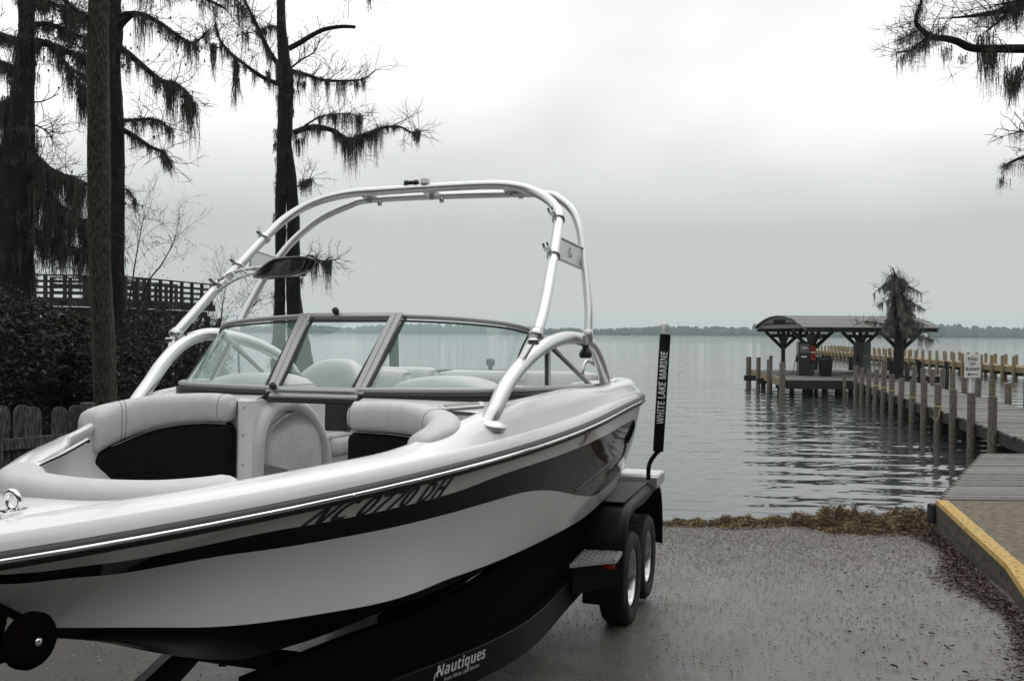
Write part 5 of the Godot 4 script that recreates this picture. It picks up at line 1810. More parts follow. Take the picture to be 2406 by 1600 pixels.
func bush(called: String, label: String, c: Vector3, size: Vector3, leaves: int, leaf_size: float, tones: Array, stems: int, twiggy := 0) -> void:
	var foot := Vector3(c.x, ground_y(c.x, -c.z) - 0.05, c.z)
	var t := thing(called, label, "bush", Transform3D(Basis(), foot))
	var up := Transform3D(Basis(), -foot)
	var m := MB.new()
	for i in stems:
		var a := rng.randf() * TAU
		var e := c + Vector3(cos(a) * size.x * rng.randf_range(0.2, 0.9), size.y * rng.randf_range(0.1, 0.95), sin(a) * size.z * rng.randf_range(0.2, 0.9))
		var path := smooth_path([foot + Vector3(rng.randfn(0, 0.1), 0, rng.randfn(0, 0.1)), foot.lerp(e, 0.5) + Vector3(rng.randfn(0, 0.1), 0.1, rng.randfn(0, 0.1)), e], 5)
		m.tube(path, taper(path.size(), 0.016, 0.004), 4, 1, false)
		if twiggy: twigs_along(m, path, twiggy, 0.55, 0.004, 0.4, 1)
	part("stems", m.mesh(), M.twig, t, up)
	var v := PackedVector3Array()
	var col := PackedColorArray()
	var n := FastNoiseLite.new()
	n.seed = rng.randi() % 1000
	n.frequency = 1.6
	var made := 0
	var tries := 0
	while made < leaves and tries < leaves * 6:
		tries += 1
		var q := Vector3(rng.randf_range(-1, 1), rng.randf_range(-1, 1), rng.randf_range(-1, 1))
		if q.length() > 1.0 + 0.35 * n.get_noise_3d(q.x * 1.5, q.y * 1.5, q.z * 1.5): continue
		var p := c + q * size
		if n.get_noise_3dv(p) < -0.12: continue
		made += 1
		var b := Basis(Vector3(rng.randfn(), rng.randfn(), rng.randfn()).normalized(), rng.randf() * TAU)
		var s := leaf_size * (0.5 + 1.3 * pow(rng.randf(), 1.6))
		var w := s * 0.42
		var tone: Array = tones[rng.randi() % tones.size()]
		var k := rng.randf_range(0.7, 1.3)
		var cc := Color(tone[0] * k, tone[1] * k, tone[2] * k)
		v.append(p - b.x * s); v.append(p + b.y * w); v.append(p + b.x * s)
		v.append(p - b.x * s); v.append(p + b.x * s); v.append(p - b.y * w + b.z * w * 0.6)
		for i in 6: col.append(cc)
	tag(part("leaves", raw(v, col), M.leaf, t, up), "", "", "", "stuff")

func make_bushes() -> void:
	rng.seed = 202
	var dark := [[0.006, 0.0065, 0.0045], [0.009, 0.0085, 0.006], [0.011, 0.008, 0.006]]
	var green := [[0.03, 0.042, 0.012], [0.02, 0.028, 0.009], [0.014, 0.015, 0.01]]
	var brown := [[0.02, 0.011, 0.008], [0.014, 0.010, 0.007], [0.008, 0.007, 0.006]]
	for q in [
		[-20, 845, 9.8, 0.9, 0.95, 0.8, dark, 7000, "dark evergreen bush at the left edge behind the picket fence", 0],
		[95, 858, 10.2, 0.8, 0.85, 0.7, dark, 7000, "dark evergreen bush below the broad mossy trunk", 0],
		[150, 815, 10.4, 0.5, 0.5, 0.5, green, 3000, "greener bush just left of the pale cypress trunk", 0],
		[200, 862, 10.6, 0.7, 0.7, 0.6, dark, 5500, "low dark bush at the foot of the pale cypress trunk", 0],
		[310, 830, 12.6, 0.85, 0.74, 0.7, brown, 6000, "brown thinning bush right of the dark forked trunk", 6],
		[395, 850, 12.0, 0.75, 0.62, 0.7, brown, 4200, "reddish brown brush behind the tower's starboard leg", 8],
		[330, 745, 14.0, 0.9, 0.35, 0.6, brown, 1500, "straggling brown shrub in front of the boardwalk beams", 8],
		[455, 800, 14.0, 0.6, 0.5, 0.5, brown, 1100, "sparse twiggy shrub under the boardwalk's end", 8],
		[250, 950, 11.5, 1.0, 0.8, 0.7, dark, 5000, "deep shadowed bush low between the two cypress trunks and the boat", 0],
		[60, 790, 12.5, 0.9, 0.6, 0.6, dark, 4500, "tall dark bush in front of the boardwalk's left part", 4],
		[-120, 620, 13.5, 1.2, 1.6, 1.0, dark, 7000, "tall dark thicket at the left edge behind the broad trunk", 4]]:
		bush("bush", q[8], at(q[0], q[1], q[2]), Vector3(q[3], q[4], q[5]), int(q[7] * 1.3), 0.028 if q[6] != brown else 0.022, q[6], 26, q[9])

# ---------------------------------------------------------------- fence and boardwalk on the left bank
func make_fence() -> void:
	rng.seed = 9
	var a := at(-60, 784, 6.75)
	var b := at(262, 784, 7.7)
	a.y = 0.0
	b.y = 0.0
	var dir := (b - a).normalized()
	var f := thing("picket_fence", "weathered grey dog-eared picket fence left of the boat's bow", "fence", Transform3D(Basis(dir, Vector3.UP, dir.cross(Vector3.UP)), a))
	var n := 9
	var len_ := (b - a).length()
	var pitch := 0.146
	var m := MB.new()
	var variants := []
	for k in 4:
		m = MB.new()
		var h := 1.60
		var w := 0.064 + 0.003 * k
		var pr := PackedVector3Array()
		for q in [[-w, 0.0], [-w, h - 0.055], [-w * 0.72, h - 0.012], [-w * 0.35, h], [w * 0.35, h], [w * 0.72, h - 0.012], [w, h - 0.055], [w, 0.0]]:
			pr.append(Vector3(q[0], q[1] + 0.9 * k, 0))
		for sg in [-1.0, 1.0]:
			var ring := PackedVector3Array()
			for p in pr: ring.append(p + Vector3(0, 0, 0.009 * sg))
			m.fan(ring)
		for i in pr.size():
			var j := (i + 1) % pr.size()
			m.quad(pr[i] + Vector3(0, 0, 0.009), pr[j] + Vector3(0, 0, 0.009), pr[j] - Vector3(0, 0, 0.009), pr[i] - Vector3(0, 0, 0.009))
		variants.append(m.mesh())
	var count := int(len_ / pitch)
	for i in count:
		var k := i % 4
		var x := pitch * (i + 0.5)
		var p := a + dir * x
		var gy := ground_y(p.x, -p.z)
		var top := (EYE - 0.60 - 0.01 * i) + rng.randfn(0, 0.008)
		piece("picket", variants[k], M.fence_wood, f, Transform3D(Basis(Vector3.BACK, rng.randfn(0, 0.008)), Vector3(x, top - 1.60 - 0.9 * k, rng.randfn(0, 0.004))))
	for y in [0.75, 1.45]:
		piece("rail", box_mesh(Vector3(len_ * 0.5, 0.045, 0.02), 0.003), M.fence_wood, f, Transform3D(Basis(), Vector3(len_ * 0.5, y, 0.034)))
	for x in [0.1, len_ - 0.3]:
		piece("post", box_mesh(Vector3(0.045, 0.9, 0.045), 0.004), M.fence_wood, f, Transform3D(Basis(), Vector3(x, 0.85, 0.10)))

func make_boardwalk() -> void:
	var d0 := 34.0
	var p0 := at(60, 632, d0)
	var p1 := at(285, 637, d0)
	var p2 := at(483, 655, 39.0)
	var b := thing("raised_boardwalk", "dark raised timber boardwalk with post and rail balustrade behind the trunks", "boardwalk", Transform3D(Basis(), Vector3(p1.x, 0, p1.z)))
	var up := Transform3D(Basis(), -Vector3(p1.x, 0, p1.z))
	var hgt := 0.92
	for seg in [[p0, p1, 5], [p1, p2, 8]]:
		var a: Vector3 = seg[0]
		var c: Vector3 = seg[1]
		var dd := (c - a).normalized()
		var back := dd.cross(Vector3.UP).normalized() * -1.0
		if back.z > 0: back = -back
		for side_i in 2:
			var off: Vector3 = back * (1.9 * side_i)
			var m := MB.new()
			m.bar(a + off, c + off + dd * 0.1, 0.16, 0.05, Vector3.UP)
			part("cap_rail", m.mesh(), M.dark_wood, b, up)
			for y in [-0.24, -0.47, -0.70] if side_i == 0 else [-0.3, -0.6]:
				m = MB.new()
				m.bar(a + off + Vector3(0, y, 0), c + off + Vector3(0, y, 0), 0.04, 0.10, Vector3.UP)
				part("rail", m.mesh(), M.dark_wood, b, up)
			for i in seg[2] + 1:
				var p := a.lerp(c, float(i) / seg[2]) + off
				m = MB.new()
				m.box(p + Vector3(0, -0.55, 0) - back * 0.06, Vector3(0.06, 0.56, 0.06), Basis(), 0.005)
				part("post", m.mesh(), M.dark_wood, b, up)
		var m := MB.new()
		m.bar(a + Vector3(0, -hgt - 0.14, 0) - back * 0.05, c + dd * 0.25 + Vector3(0, -hgt - 0.14, 0) - back * 0.05, 0.08, 0.30, Vector3.UP)
		part("fascia_beam", m.mesh(), M.dark_wood, b, up)
		m = MB.new()
		m.bar(a + Vector3(0, -hgt - 0.45, 0) + back * 0.2, c + Vector3(0, -hgt - 0.45, 0) + back * 0.2, 0.12, 0.28, Vector3.UP)
		part("under_beam", m.mesh(), M.dark_wood, b, up)
		var n := int((c - a).length() / 0.16)
		for i in n:
			var p: Vector3 = a + dd * 0.16 * (i + 0.5) + Vector3(0, -hgt + 0.03, 0) + back * 0.95
			var bm := MB.new()
			bm.box(Vector3(), Vector3(0.072, 0.02, 1.0))
			piece("deck_board", deck_board_mesh if deck_board_mesh else bm.mesh(), M.dark_wood, b, up * Transform3D(Basis(dd, Vector3.UP, dd.cross(Vector3.UP)), p))
		for i in seg[2] / 2 + 1:
			var p := a.lerp(c, (i * 2.0) / seg[2])
			for k in 2:
				m = MB.new()
				var top: Vector3 = p + back * (0.15 + 1.6 * k) + Vector3(0, -hgt - 0.5, 0)
				m.tube(pv([top, Vector3(top.x, -0.6, top.z)]), PackedFloat32Array([0.13]), 10)
				part("support_pile", m.mesh(), M.dark_wood, b, up)
				m = MB.new()
				m.bar(top + Vector3(0, -1.3, 0), top + dd * 0.9 + Vector3(0, -0.1, 0), 0.08, 0.12, Vector3.UP)
				part("brace", m.mesh(), M.dark_wood, b, up)

var deck_board_mesh: Mesh

# ---------------------------------------------------------------- docks
var plank_meshes := {}
func plank(called: String, parent: Node, half: Vector3, xf: Transform3D, k: int) -> void:     # planks of one size share four meshes whose grain starts at different places
	var key := "%.3f %.3f %.3f %d" % [half.x, half.y, half.z, k % 4]
	var off := Vector3(1.7 * (k % 4), 0, 0.31 * (k % 4))
	if not plank_meshes.has(key):
		plank_meshes[key] = box_mesh(half, 0.004, off)
	piece(called, plank_meshes[key], M["plank_%d" % ((k * 7 + k / 3) % 4)], parent, xf * Transform3D(Basis(), -off))

var pile_meshes := {}
func pile(parent: Node, p: Vector3, top: float, bottom: float, r: float, m: Material, called := "piling") -> MeshInstance3D:
	var key := "%.2f %.2f %.2f" % [r, top, bottom]
	if not pile_meshes.has(key):
		var b := MB.new()
		var rows := []
		for q in [[bottom, 1.04], [bottom + (top - bottom) * 0.5, 1.0], [top - 0.03, 0.97], [top, 0.86]]:
			var ring := PackedVector3Array()
			for k in 14:
				var a := TAU * k / 14
				ring.append(Vector3(cos(a) * r * q[1] * (1.0 + 0.04 * sin(3 * a)), q[0], sin(a) * r * q[1]))
			rows.append(ring)
		b.grid(rows, 1, true)
		b.fan(rows[-1])
		pile_meshes[key] = b.mesh()
	return piece(called, pile_meshes[key], m, parent, Transform3D(Basis(Vector3.UP, rng.randf() * TAU) * Basis(Vector3(rng.randfn(), 0, rng.randfn()).normalized(), rng.randfn(0, 0.016)), p))

func make_pier() -> void:
	rng.seed = 14
	# the walkway runs from the landing out to the fuel dock
	var s := Vector3(7.65, 0.0, -10.75)
	var e := Vector3(12.92, 0.0, -32.6)
	var dir := (e - s).normalized()
	var right := dir.cross(Vector3.UP).normalized()
	var len_ := (e - s).length()
	var deck := 0.68
	var t := thing("timber_pier", "weathered plank pier with tall pilings running from the landing to the fuel dock", "pier", Transform3D(Basis(dir, Vector3.UP, right), s))
	var w := 2.0
	var n := int(len_ / 0.145)
	for i in n:
		plank("deck_plank", t, Vector3(w * 0.5 + 0.06, 0.02, 0.068), Transform3D(Basis(Vector3.UP, PI / 2 + rng.randfn(0, 0.004)), Vector3(0.145 * (i + 0.5), deck - 0.02 + rng.randfn(0, 0.003), w * 0.5 + rng.randfn(0, 0.02))), rng.randi() % 24)
	for z in [0.06, w * 0.5, w - 0.06]:
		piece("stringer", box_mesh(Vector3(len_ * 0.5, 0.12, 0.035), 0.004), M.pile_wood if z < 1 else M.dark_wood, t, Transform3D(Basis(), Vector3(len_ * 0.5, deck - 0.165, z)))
	piece("fascia", box_mesh(Vector3(len_ * 0.5, 0.10, 0.02), 0.004), M.dark_wood, t, Transform3D(Basis(), Vector3(len_ * 0.5, deck - 0.145, -0.035)))
	var start := 5.05
	for i in 13:
		var x := start + 1.36 * i
		if x > len_ + 1.0: break
		var tall: float = 1.66 if i == 8 else 1.27 + rng.randfn(0, 0.02)
		var p := pile(t, Vector3(x, 0, -0.13), tall, -2.2, 0.078, M.pile_wood)
		if i in [3, 5, 7, 8, 9]:
			var rp := MB.new()
			for k in 2:
				var ring := PackedVector3Array()
				for j in 17: ring.append(Vector3(cos(TAU * j / 16) * 0.088, 0.80 - 0.03 * k + 0.012 * sin(TAU * j / 16 + k), sin(TAU * j / 16) * 0.088))
				rp.tube(ring, PackedFloat32Array([0.011]), 5)
			rp.tube(smooth_path([Vector3(0.02, 0.79, -0.09), Vector3(0.06, 0.55, -0.10), Vector3(0.14, 0.46, -0.08), Vector3(0.2, 0.56, -0.05)], 5), PackedFloat32Array([0.009]), 5)
			part("mooring_rope", rp.mesh(), M.rope_yellow, p)
		if i % 2 == 0:
			piece("cap_beam", box_mesh(Vector3(0.06, 0.09, w * 0.5 + 0.1), 0.004), M.dark_wood, t, Transform3D(Basis(), Vector3(x, deck - 0.38, w * 0.5)))
	for i in 12:
		var x := 10.6 + 1.36 * i
		if x > len_ + 1.0: break
		pile(t, Vector3(x, 0, w + 0.15), 1.24 + rng.randfn(0, 0.03), -2.2, 0.085, M.pile_wood)
	for i in 8:
		pile(t, Vector3(5.7 + 2.72 * i, 0, w * 0.55), 0.5, -2.2, 0.10, M.dark_wood)
	# END OF RAMP sign on one of the first pilings
	var sp: Vector3 = t.transform * Vector3(start + 1.36 * 1, 0, -0.13)
	var face := Vector3(0, 1.62, 0)
	var sg := thing("ramp_sign", "white END OF RAMP sign with an arrow on a post at the pier", "sign", Transform3D(Basis(Vector3.UP, 0.12), Vector3(sp.x, 0, sp.z + 0.02)))
	part("post", tube_mesh(pv([Vector3(0, 1.2, -0.045), Vector3(0, 2.05, -0.045)]), 0.024, 10), M.sign_white, sg)
	var c := Vector3(0.0, 1.79, 0.0)
	var m := MB.new()
	m.box(c, Vector3(0.168, 0.228, 0.006), Basis(), 0.003)
	part("panel", m.mesh(), M.sign_white, sg)
	m = MB.new()
	m.lathe(c + Vector3(0, 0.205, 0.006), [[0.011, 0.0], [0.009, 0.003], [0.0, 0.004]], 10, Basis(Vector3.RIGHT, PI / 2))
	part("bolt", m.mesh(), M.sign_black, sg)
	for q in [["END", 0.105, 0.205], ["OF", 0.01, 0.122], ["RAMP", -0.09, 0.285]]:
		var wd: float = q[2]
		var k := [0.0]
		var probe := text_mesh(q[0], 0.062, func(p: Vector3): return p)
		var sx := wd / probe.get_aabb().size.x
		part("lettering", text_mesh(q[0], 0.062, func(p: Vector3): return c + Vector3(p.x * sx - wd * 0.5, q[1] + p.y, 0.0078)), M.sign_black, sg)
	m = MB.new()
	m.box(c + Vector3(0.02, -0.165, 0.0075), Vector3(0.10, 0.009, 0.001))
	m.tri(c + Vector3(-0.125, -0.165, 0.0085), c + Vector3(-0.06, -0.135, 0.0085), c + Vector3(-0.06, -0.195, 0.0085))
	part("arrow", m.mesh(), M.sign_black, sg)

func make_landing() -> void:
	rng.seed = 88
	var top := 0.50
	# concrete landing with a painted edge along the ramp
	var edge := [Vector3(4.86, top, -9.9), Vector3(4.08, top, -7.12), Vector3(3.72, top, -6.2), Vector3(3.2, top, -4.9), Vector3(2.9, top, -3.2)]
	var m := MB.new()
	var inner := []
	for i in edge.size():
		var d: Vector3 = (edge[mini(i + 1, edge.size() - 1)] - edge[maxi(i - 1, 0)]).normalized()
		inner.append(edge[i] + Vector3.UP.cross(d).normalized() * -0.125 * (1.0 if Vector3.UP.cross(d).x < 0 else -1.0))
	for i in edge.size() - 1:
		var right_a := Vector3(16.0, top, edge[i].z + 0.0)
		var right_b := Vector3(16.0, top, edge[i + 1].z)
		m.quad(inner[i], right_a, right_b, inner[i + 1])
	var slab := part("concrete_landing", m.mesh(), M.concrete, self)
	tag(slab, "brown stained concrete landing beside the ramp", "landing", "", "structure")
	m = MB.new()
	for i in edge.size() - 1:
		m.quad(edge[i] + Vector3(0.0, 0.004, 0), inner[i] + Vector3(0, 0.004, 0), inner[i + 1] + Vector3(0, 0.004, 0), edge[i + 1] + Vector3(0, 0.004, 0))
		m.quad(edge[i] + Vector3(0, 0.004, 0), edge[i + 1] + Vector3(0, 0.004, 0), edge[i + 1] + Vector3(-0.012, -0.035, 0), edge[i] + Vector3(-0.012, -0.035, 0))
	part("painted_edge", m.mesh(), M.yellow_paint, slab)
	m = MB.new()
	for i in edge.size() - 1:
		m.quad(edge[i] + Vector3(-0.012, -0.035, 0), edge[i + 1] + Vector3(-0.012, -0.035, 0), edge[i + 1] + Vector3(0.03, -1.1, 0), edge[i] + Vector3(0.03, -1.1, 0))
	m.quad(edge[0] + Vector3(0, 0, 0), Vector3(16, top, -9.9), Vector3(16, top - 0.8, -9.9), edge[0] + Vector3(0.03, -0.8, 0))
	part("side_wall", m.mesh(), M.kerb_side, slab)
	var rub := MB.new()
	rub.soft(Vector3(0.09, 0.22, 0.16), 0.03, 5, func(p: Vector3): return p + Vector3(4.84, top - 0.16, -9.92))
	part("rubber_bumper", rub.mesh(), M.tyre, slab)
	# plank deck between the landing and the pier
	var t := thing("landing_deck", "grey plank deck at the end of the yellow edged concrete landing", "deck", Transform3D(Basis(), Vector3(4.9, 0, -9.95)))
	var n := 26
	for i in n:
		var z := 0.0 - 0.15 * (i + 0.5)
		var x0 := 0.02 + 0.67 * (0.15 * (i + 0.5))
		var long := 9.0
		plank("deck_plank", t, Vector3(long * 0.5, 0.02, 0.069), Transform3D(Basis(Vector3.UP, rng.randfn(0, 0.0015)), Vector3(x0 + rng.randf_range(0.0, 0.02) + long * 0.5, top - 0.02 + rng.randfn(0, 0.003), z)), rng.randi() % 24)
	m = MB.new()
	m.bar(Vector3(0.08, top - 0.16, -0.1), Vector3(0.08 + 0.67 * 3.8, top - 0.16, -3.9), 0.05, 0.22, Vector3.UP)
	part("edge_beam", m.mesh(), M.dark_wood, t)
	for k in 5:
		pile(t, Vector3(0.5 + 0.67 * (0.3 + 0.85 * k), 0, -0.3 - 0.85 * k), 0.42, -2.0, 0.09, M.dark_wood)

func make_fuel_dock() -> void:
	rng.seed = 41
	var deck := 0.68
	var t := thing("fuel_dock", "square timber fuel dock on pilings out in the lake", "dock", Transform3D(Basis(), Vector3(10.4, 0, -32.8)))
	# planks run left to right; the right half starts further back
	for i in 62:
		var z := -0.15 * (i + 0.5)
		var x0 := -0.05 + 0.14 * i * 0.15
		var x1 := 4.4 if z > -3.9 else 7.7
		var half := (x1 - x0) * 0.5
		plank("deck_plank", t, Vector3(snappedf(half, 0.15) + 0.06, 0.02, 0.069), Transform3D(Basis(), Vector3(x0 + snappedf(half, 0.15) + 0.06, deck - 0.02 + rng.randfn(0, 0.003), z)), rng.randi() % 24)
	for q in [["fascia", Vector3(0, deck - 0.18, 0.02), Vector3(4.45, deck - 0.18, 0.02), M.dark_wood, 0.32], ["fascia", Vector3(4.45, deck - 0.15, -3.9), Vector3(7.7, deck - 0.15, -3.9), M.dark_wood, 0.28], ["side_board", Vector3(-0.10, deck - 0.15, 0.0), Vector3(1.22, deck - 0.15, -9.3), M.new_wood, 0.26], ["back_beam", Vector3(1.25, deck - 0.15, -9.3), Vector3(7.9, deck - 0.15, -9.3), M.dark_wood, 0.24], ["side_board", Vector3(7.75, deck - 0.15, -3.9), Vector3(7.95, deck - 0.15, -9.3), M.dark_wood, 0.26], ["joist", Vector3(0.2, deck - 0.32, -2.0), Vector3(4.4, deck - 0.32, -2.0), M.dark_wood, 0.24], ["joist", Vector3(0.3, deck - 0.32, -5.0), Vector3(7.7, deck - 0.32, -5.0), M.dark_wood, 0.24], ["joist", Vector3(0.4, deck - 0.32, -7.5), Vector3(7.7, deck - 0.32, -7.5), M.dark_wood, 0.24]]:
		var m := MB.new()
		m.bar(q[1], q[2], 0.06, q[4], Vector3.UP)
		part(q[0], m.mesh(), q[3], t)
	for q in [[-0.20, 0.12, 1.34, 0.12], [0.20, -2.9, 1.36, 0.10], [0.68, -6.2, 1.36, 0.10], [1.10, -9.3, 1.30, 0.13], [2.15, 0.1, 0.86, 0.07], [2.2, -9.4, 1.36, 0.085], [4.4, -9.4, 1.34, 0.10], [6.1, -9.4, 1.34, 0.11], [7.9, -3.7, 1.3, 0.1], [7.95, -6.4, 1.3, 0.1], [7.95, -9.4, 1.3, 0.1], [4.5, 0.1, 1.30, 0.085], [5.6, -3.7, 1.3, 0.09], [6.8, -3.7, 1.3, 0.09]]:
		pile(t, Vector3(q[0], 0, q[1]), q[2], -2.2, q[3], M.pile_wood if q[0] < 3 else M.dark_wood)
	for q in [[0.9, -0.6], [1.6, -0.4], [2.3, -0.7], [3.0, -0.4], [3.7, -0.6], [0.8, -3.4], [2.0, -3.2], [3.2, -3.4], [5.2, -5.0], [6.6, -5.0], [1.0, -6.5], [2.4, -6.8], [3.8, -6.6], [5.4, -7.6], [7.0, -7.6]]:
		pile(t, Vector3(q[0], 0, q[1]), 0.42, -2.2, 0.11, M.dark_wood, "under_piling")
	# barrel roof on four posts
	var x0 := 11.85
	var x1 := 17.2
	var r := thing("dock_roof", "barrel vaulted board roof on braced posts over the fuel dock", "roof", Transform3D(Basis(), Vector3(x0, deck, -35.0)))
	var prof := []
	for i in 19:
		var f := i / 18.0
		prof.append(Vector3(0, 2.04 + 0.52 * (1.0 - pow(absf(f * 2.0 - 1.0), 2.2)) - 0.03, -7.0 * f))
	for i in 18:
		var a: Vector3 = prof[i]
		var b: Vector3 = prof[i + 1]
		var d := (b - a).normalized()
		var up := d.cross(Vector3.RIGHT).normalized()
		if up.y < 0: up = -up
		var m := MB.new()
		var c := (a + b) * 0.5
		m.bar(c + Vector3(-0.12 + rng.randfn(0, 0.02), 0.006 * (i % 2), 0), c + Vector3(x1 - x0 + 0.1 + rng.randfn(0, 0.03), 0.006 * (i % 2), 0), (b - a).length() * 1.02, 0.03, up)
		part("roof_board", m.mesh(), M.roof_boards, r)
	for gx in [0.02, x1 - x0 - 0.02]:
		var g := MB.new()
		for i in 18:
			var a: Vector3 = prof[i] + Vector3(gx, -0.08, 0)
			var b: Vector3 = prof[i + 1] + Vector3(gx, -0.08, 0)
			g.bar(a, b, 0.05, 0.13, Vector3.UP)
		part("gable_arch", g.mesh(), M.roof_boards, r)
		var k := 0
		for q in [[2.06, 0.5, 6.5], [2.30, 1.5, 2.6], [2.30, 4.4, 5.6], [2.20, 0.9, 6.1]]:
			if k == 3: break
			k += 1
			var gb := MB.new()
			gb.bar(Vector3(gx, q[0], -q[1]), Vector3(gx, q[0], -q[2]), 0.04, 0.17, Vector3.UP)
			part("gable_board", gb.mesh(), M.roof_boards, r)
	for z in [-0.1, -1.4, -5.6, -6.9]:
		var m := MB.new()
		m.bar(Vector3(0.0, 1.94, z), Vector3(x1 - x0, 1.94, z), 0.10, 0.18, Vector3.UP)
		part("eave_beam", m.mesh(), M.dark_wood, r)
	for q in [[0.75, -1.4], [4.45, -1.4], [0.85, -5.6], [4.45, -5.6]]:
		var m := MB.new()
		m.tube(pv([Vector3(q[0], 0, q[1]), Vector3(q[0], 1.9, q[1])]), PackedFloat32Array([0.095]), 12)
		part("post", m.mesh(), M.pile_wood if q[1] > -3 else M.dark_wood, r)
		for s in [-1.0, 1.0]:
			m = MB.new()
			m.bar(Vector3(q[0], 1.05, q[1]), Vector3(q[0] + 0.85 * s, 1.86, q[1]), 0.10, 0.14, Vector3.UP)
			part("brace", m.mesh(), M.dark_wood, r)
			m = MB.new()
			m.bar(Vector3(q[0], 1.1, q[1]), Vector3(q[0], 1.86, q[1] + 0.8 * s), 0.10, 0.14, Vector3.UP)
			part("brace", m.mesh(), M.dark_wood, r)
		m = MB.new()
		m.bar(Vector3(q[0] - 0.55, 1.66, q[1]), Vector3(q[0] + 0.55, 1.66, q[1]), 0.06, 0.16, Vector3.UP)
		part("tie_board", m.mesh(), M.dark_wood, r)
	var pl := MB.new()
	pl.box(Vector3(0.78, 1.62, -1.30), Vector3(0.30, 0.10, 0.012), Basis(), 0.003)
	part("name_board", pl.mesh(), M.pump_panel, r)
	# pumps, extinguisher, bin
	var k := 0
	for q in [[12.22, -36.35, 0.24, 1.42, "dark fuel pump beside the red box at the dock's left post", -0.12], [15.75, -39.0, 0.30, 1.40, "plain dark fuel pump by the dock's back right post", 0.5]]:
		var p := thing("fuel_pump", q[4], "fuel pump", Transform3D(Basis(Vector3.UP, q[5]), Vector3(q[0], deck, q[1])), "fuel pumps under the dock roof")
		var w: float = q[2]
		var h: float = q[3]
		var m := MB.new()
		m.box(Vector3(0, h * 0.5, 0), Vector3(w, h * 0.5, 0.24), Basis(), 0.02)
		part("cabinet", m.mesh(), M.pump_dark, p)
		m = MB.new()
		m.box(Vector3(0, h * 0.80, 0.243), Vector3(w * 0.8, h * 0.13, 0.008), Basis(), 0.004)
		part("display", m.mesh(), M.pump_panel if k == 0 else M.seat_dark, p)
		for i in 3:
			m = MB.new()
			m.box(Vector3(-w * 0.3 + w * 0.3 * i, h * 0.82, 0.254), Vector3(w * 0.11, 0.035, 0.003))
			part("counter", m.mesh(), M.sign_white if k == 0 else M.decal_grey, p)
		m = MB.new()
		m.box(Vector3(-w * 0.1, h * 0.56, 0.245), Vector3(w * 0.45, 0.03, 0.006))
		part("price_plate", m.mesh(), M.sign_white if k == 0 else M.decal_grey, p)
		m = MB.new()
		m.box(Vector3(-w - 0.03, h * 0.5, 0.0), Vector3(0.03, 0.14, 0.05), Basis(), 0.008)
		m.tube(smooth_path([Vector3(-w - 0.05, h * 0.55, 0.02), Vector3(-w - 0.14, h * 0.3, 0.06), Vector3(-w - 0.22, 0.10, 0.1), Vector3(-w - 0.5, 0.03, 0.15), Vector3(-w - 0.85, 0.025, 0.05)], 6), PackedFloat32Array([0.016]), 6)
		part("hose", m.mesh(), M.rubber_black, p)
		k += 1
	var ex := thing("extinguisher_box", "red fire extinguisher box with a white cross bar on the dock post", "extinguisher box", Transform3D(Basis(), Vector3(12.55, deck + 0.62, -36.20)))
	var m := MB.new()
	m.soft(Vector3(0.22, 0.66, 0.16), 0.05, 6, func(p: Vector3): return p + Vector3(0, 0.33, 0))
	part("body", m.mesh(), M.red_paint, ex)
	m = MB.new()
	m.box(Vector3(-0.02, 0.36, 0.083), Vector3(0.11, 0.02, 0.004))
	part("label_bar", m.mesh(), M.sign_white, ex)
	var bn := thing("litter_bin", "black domed litter bin standing on the fuel dock", "bin", Transform3D(Basis(), Vector3(12.98, deck, -35.9)))
	m = MB.new()
	m.lathe(Vector3(), [[0.0, 0.0], [0.24, 0.0], [0.29, 0.66], [0.30, 0.68], [0.0, 0.68]], 18)
	part("body", m.mesh(), M.bin_dark, bn)
	m = MB.new()
	m.lathe(Vector3(0, 0.68, 0), [[0.31, 0.0], [0.315, 0.03], [0.27, 0.10], [0.15, 0.15], [0.0, 0.165]], 18)
	part("lid", m.mesh(), M.bin_dark, bn)
	var hk := thing("coiled_hose", "dark hose coil hanging on the small cypress trunk over the dock", "hose", Transform3D(Basis(), Vector3(16.35, 1.6, -37.1)))
	m = MB.new()
	for c in 3:
		var ring := PackedVector3Array()
		for j in 21: ring.append(Vector3(-0.12 + cos(TAU * j / 20) * (0.13 + 0.01 * c), sin(TAU * j / 20) * 0.30, 0.1 + 0.02 * c))
		m.tube(ring, PackedFloat32Array([0.012]), 5)
	part("coil", m.mesh(), M.rubber_black, hk)

func make_yellow_pier() -> void:
	rng.seed = 61
	var s := Vector3(27.5, 0, -45.0)
	var e := Vector3(33.2, 0, -96.0)
	var dir := (e - s).normalized()
	var right := dir.cross(Vector3.UP).normalized()
	var len_ := (e - s).length()
	var deck := 0.66
	var w := 1.7
	var t := thing("new_timber_pier", "long new yellowish timber pier behind the fuel dock", "pier", Transform3D(Basis(dir, Vector3.UP, right), s))
	for z in [-0.04, w + 0.04]:
		for i in 9:
			var l := len_ / 9.0
			piece("fascia", box_mesh(Vector3(l * 0.5 - 0.01, 0.14, 0.03)), M.new_wood, t, Transform3D(Basis(), Vector3(l * (i + 0.5), deck - 0.12, z)))
	var b := box_mesh(Vector3(0.085, 0.02, w * 0.5))
	for i in int(len_ / 0.19):
		piece("deck_plank", b, M.new_wood, t, Transform3D(Basis(), Vector3(0.19 * (i + 0.5), deck + 0.02, w * 0.5)))
	for i in int(len_ / 1.4) + 1:
		for z in [-0.14, w + 0.14]:
			pile(t, Vector3(1.4 * i, 0, z), 1.30, -2.0, 0.10, M.new_wood)
		piece("cap_beam", box_mesh(Vector3(0.06, 0.10, w * 0.5 + 0.2)), M.dark_wood, t, Transform3D(Basis(), Vector3(1.4 * i, deck - 0.36, w * 0.5)))

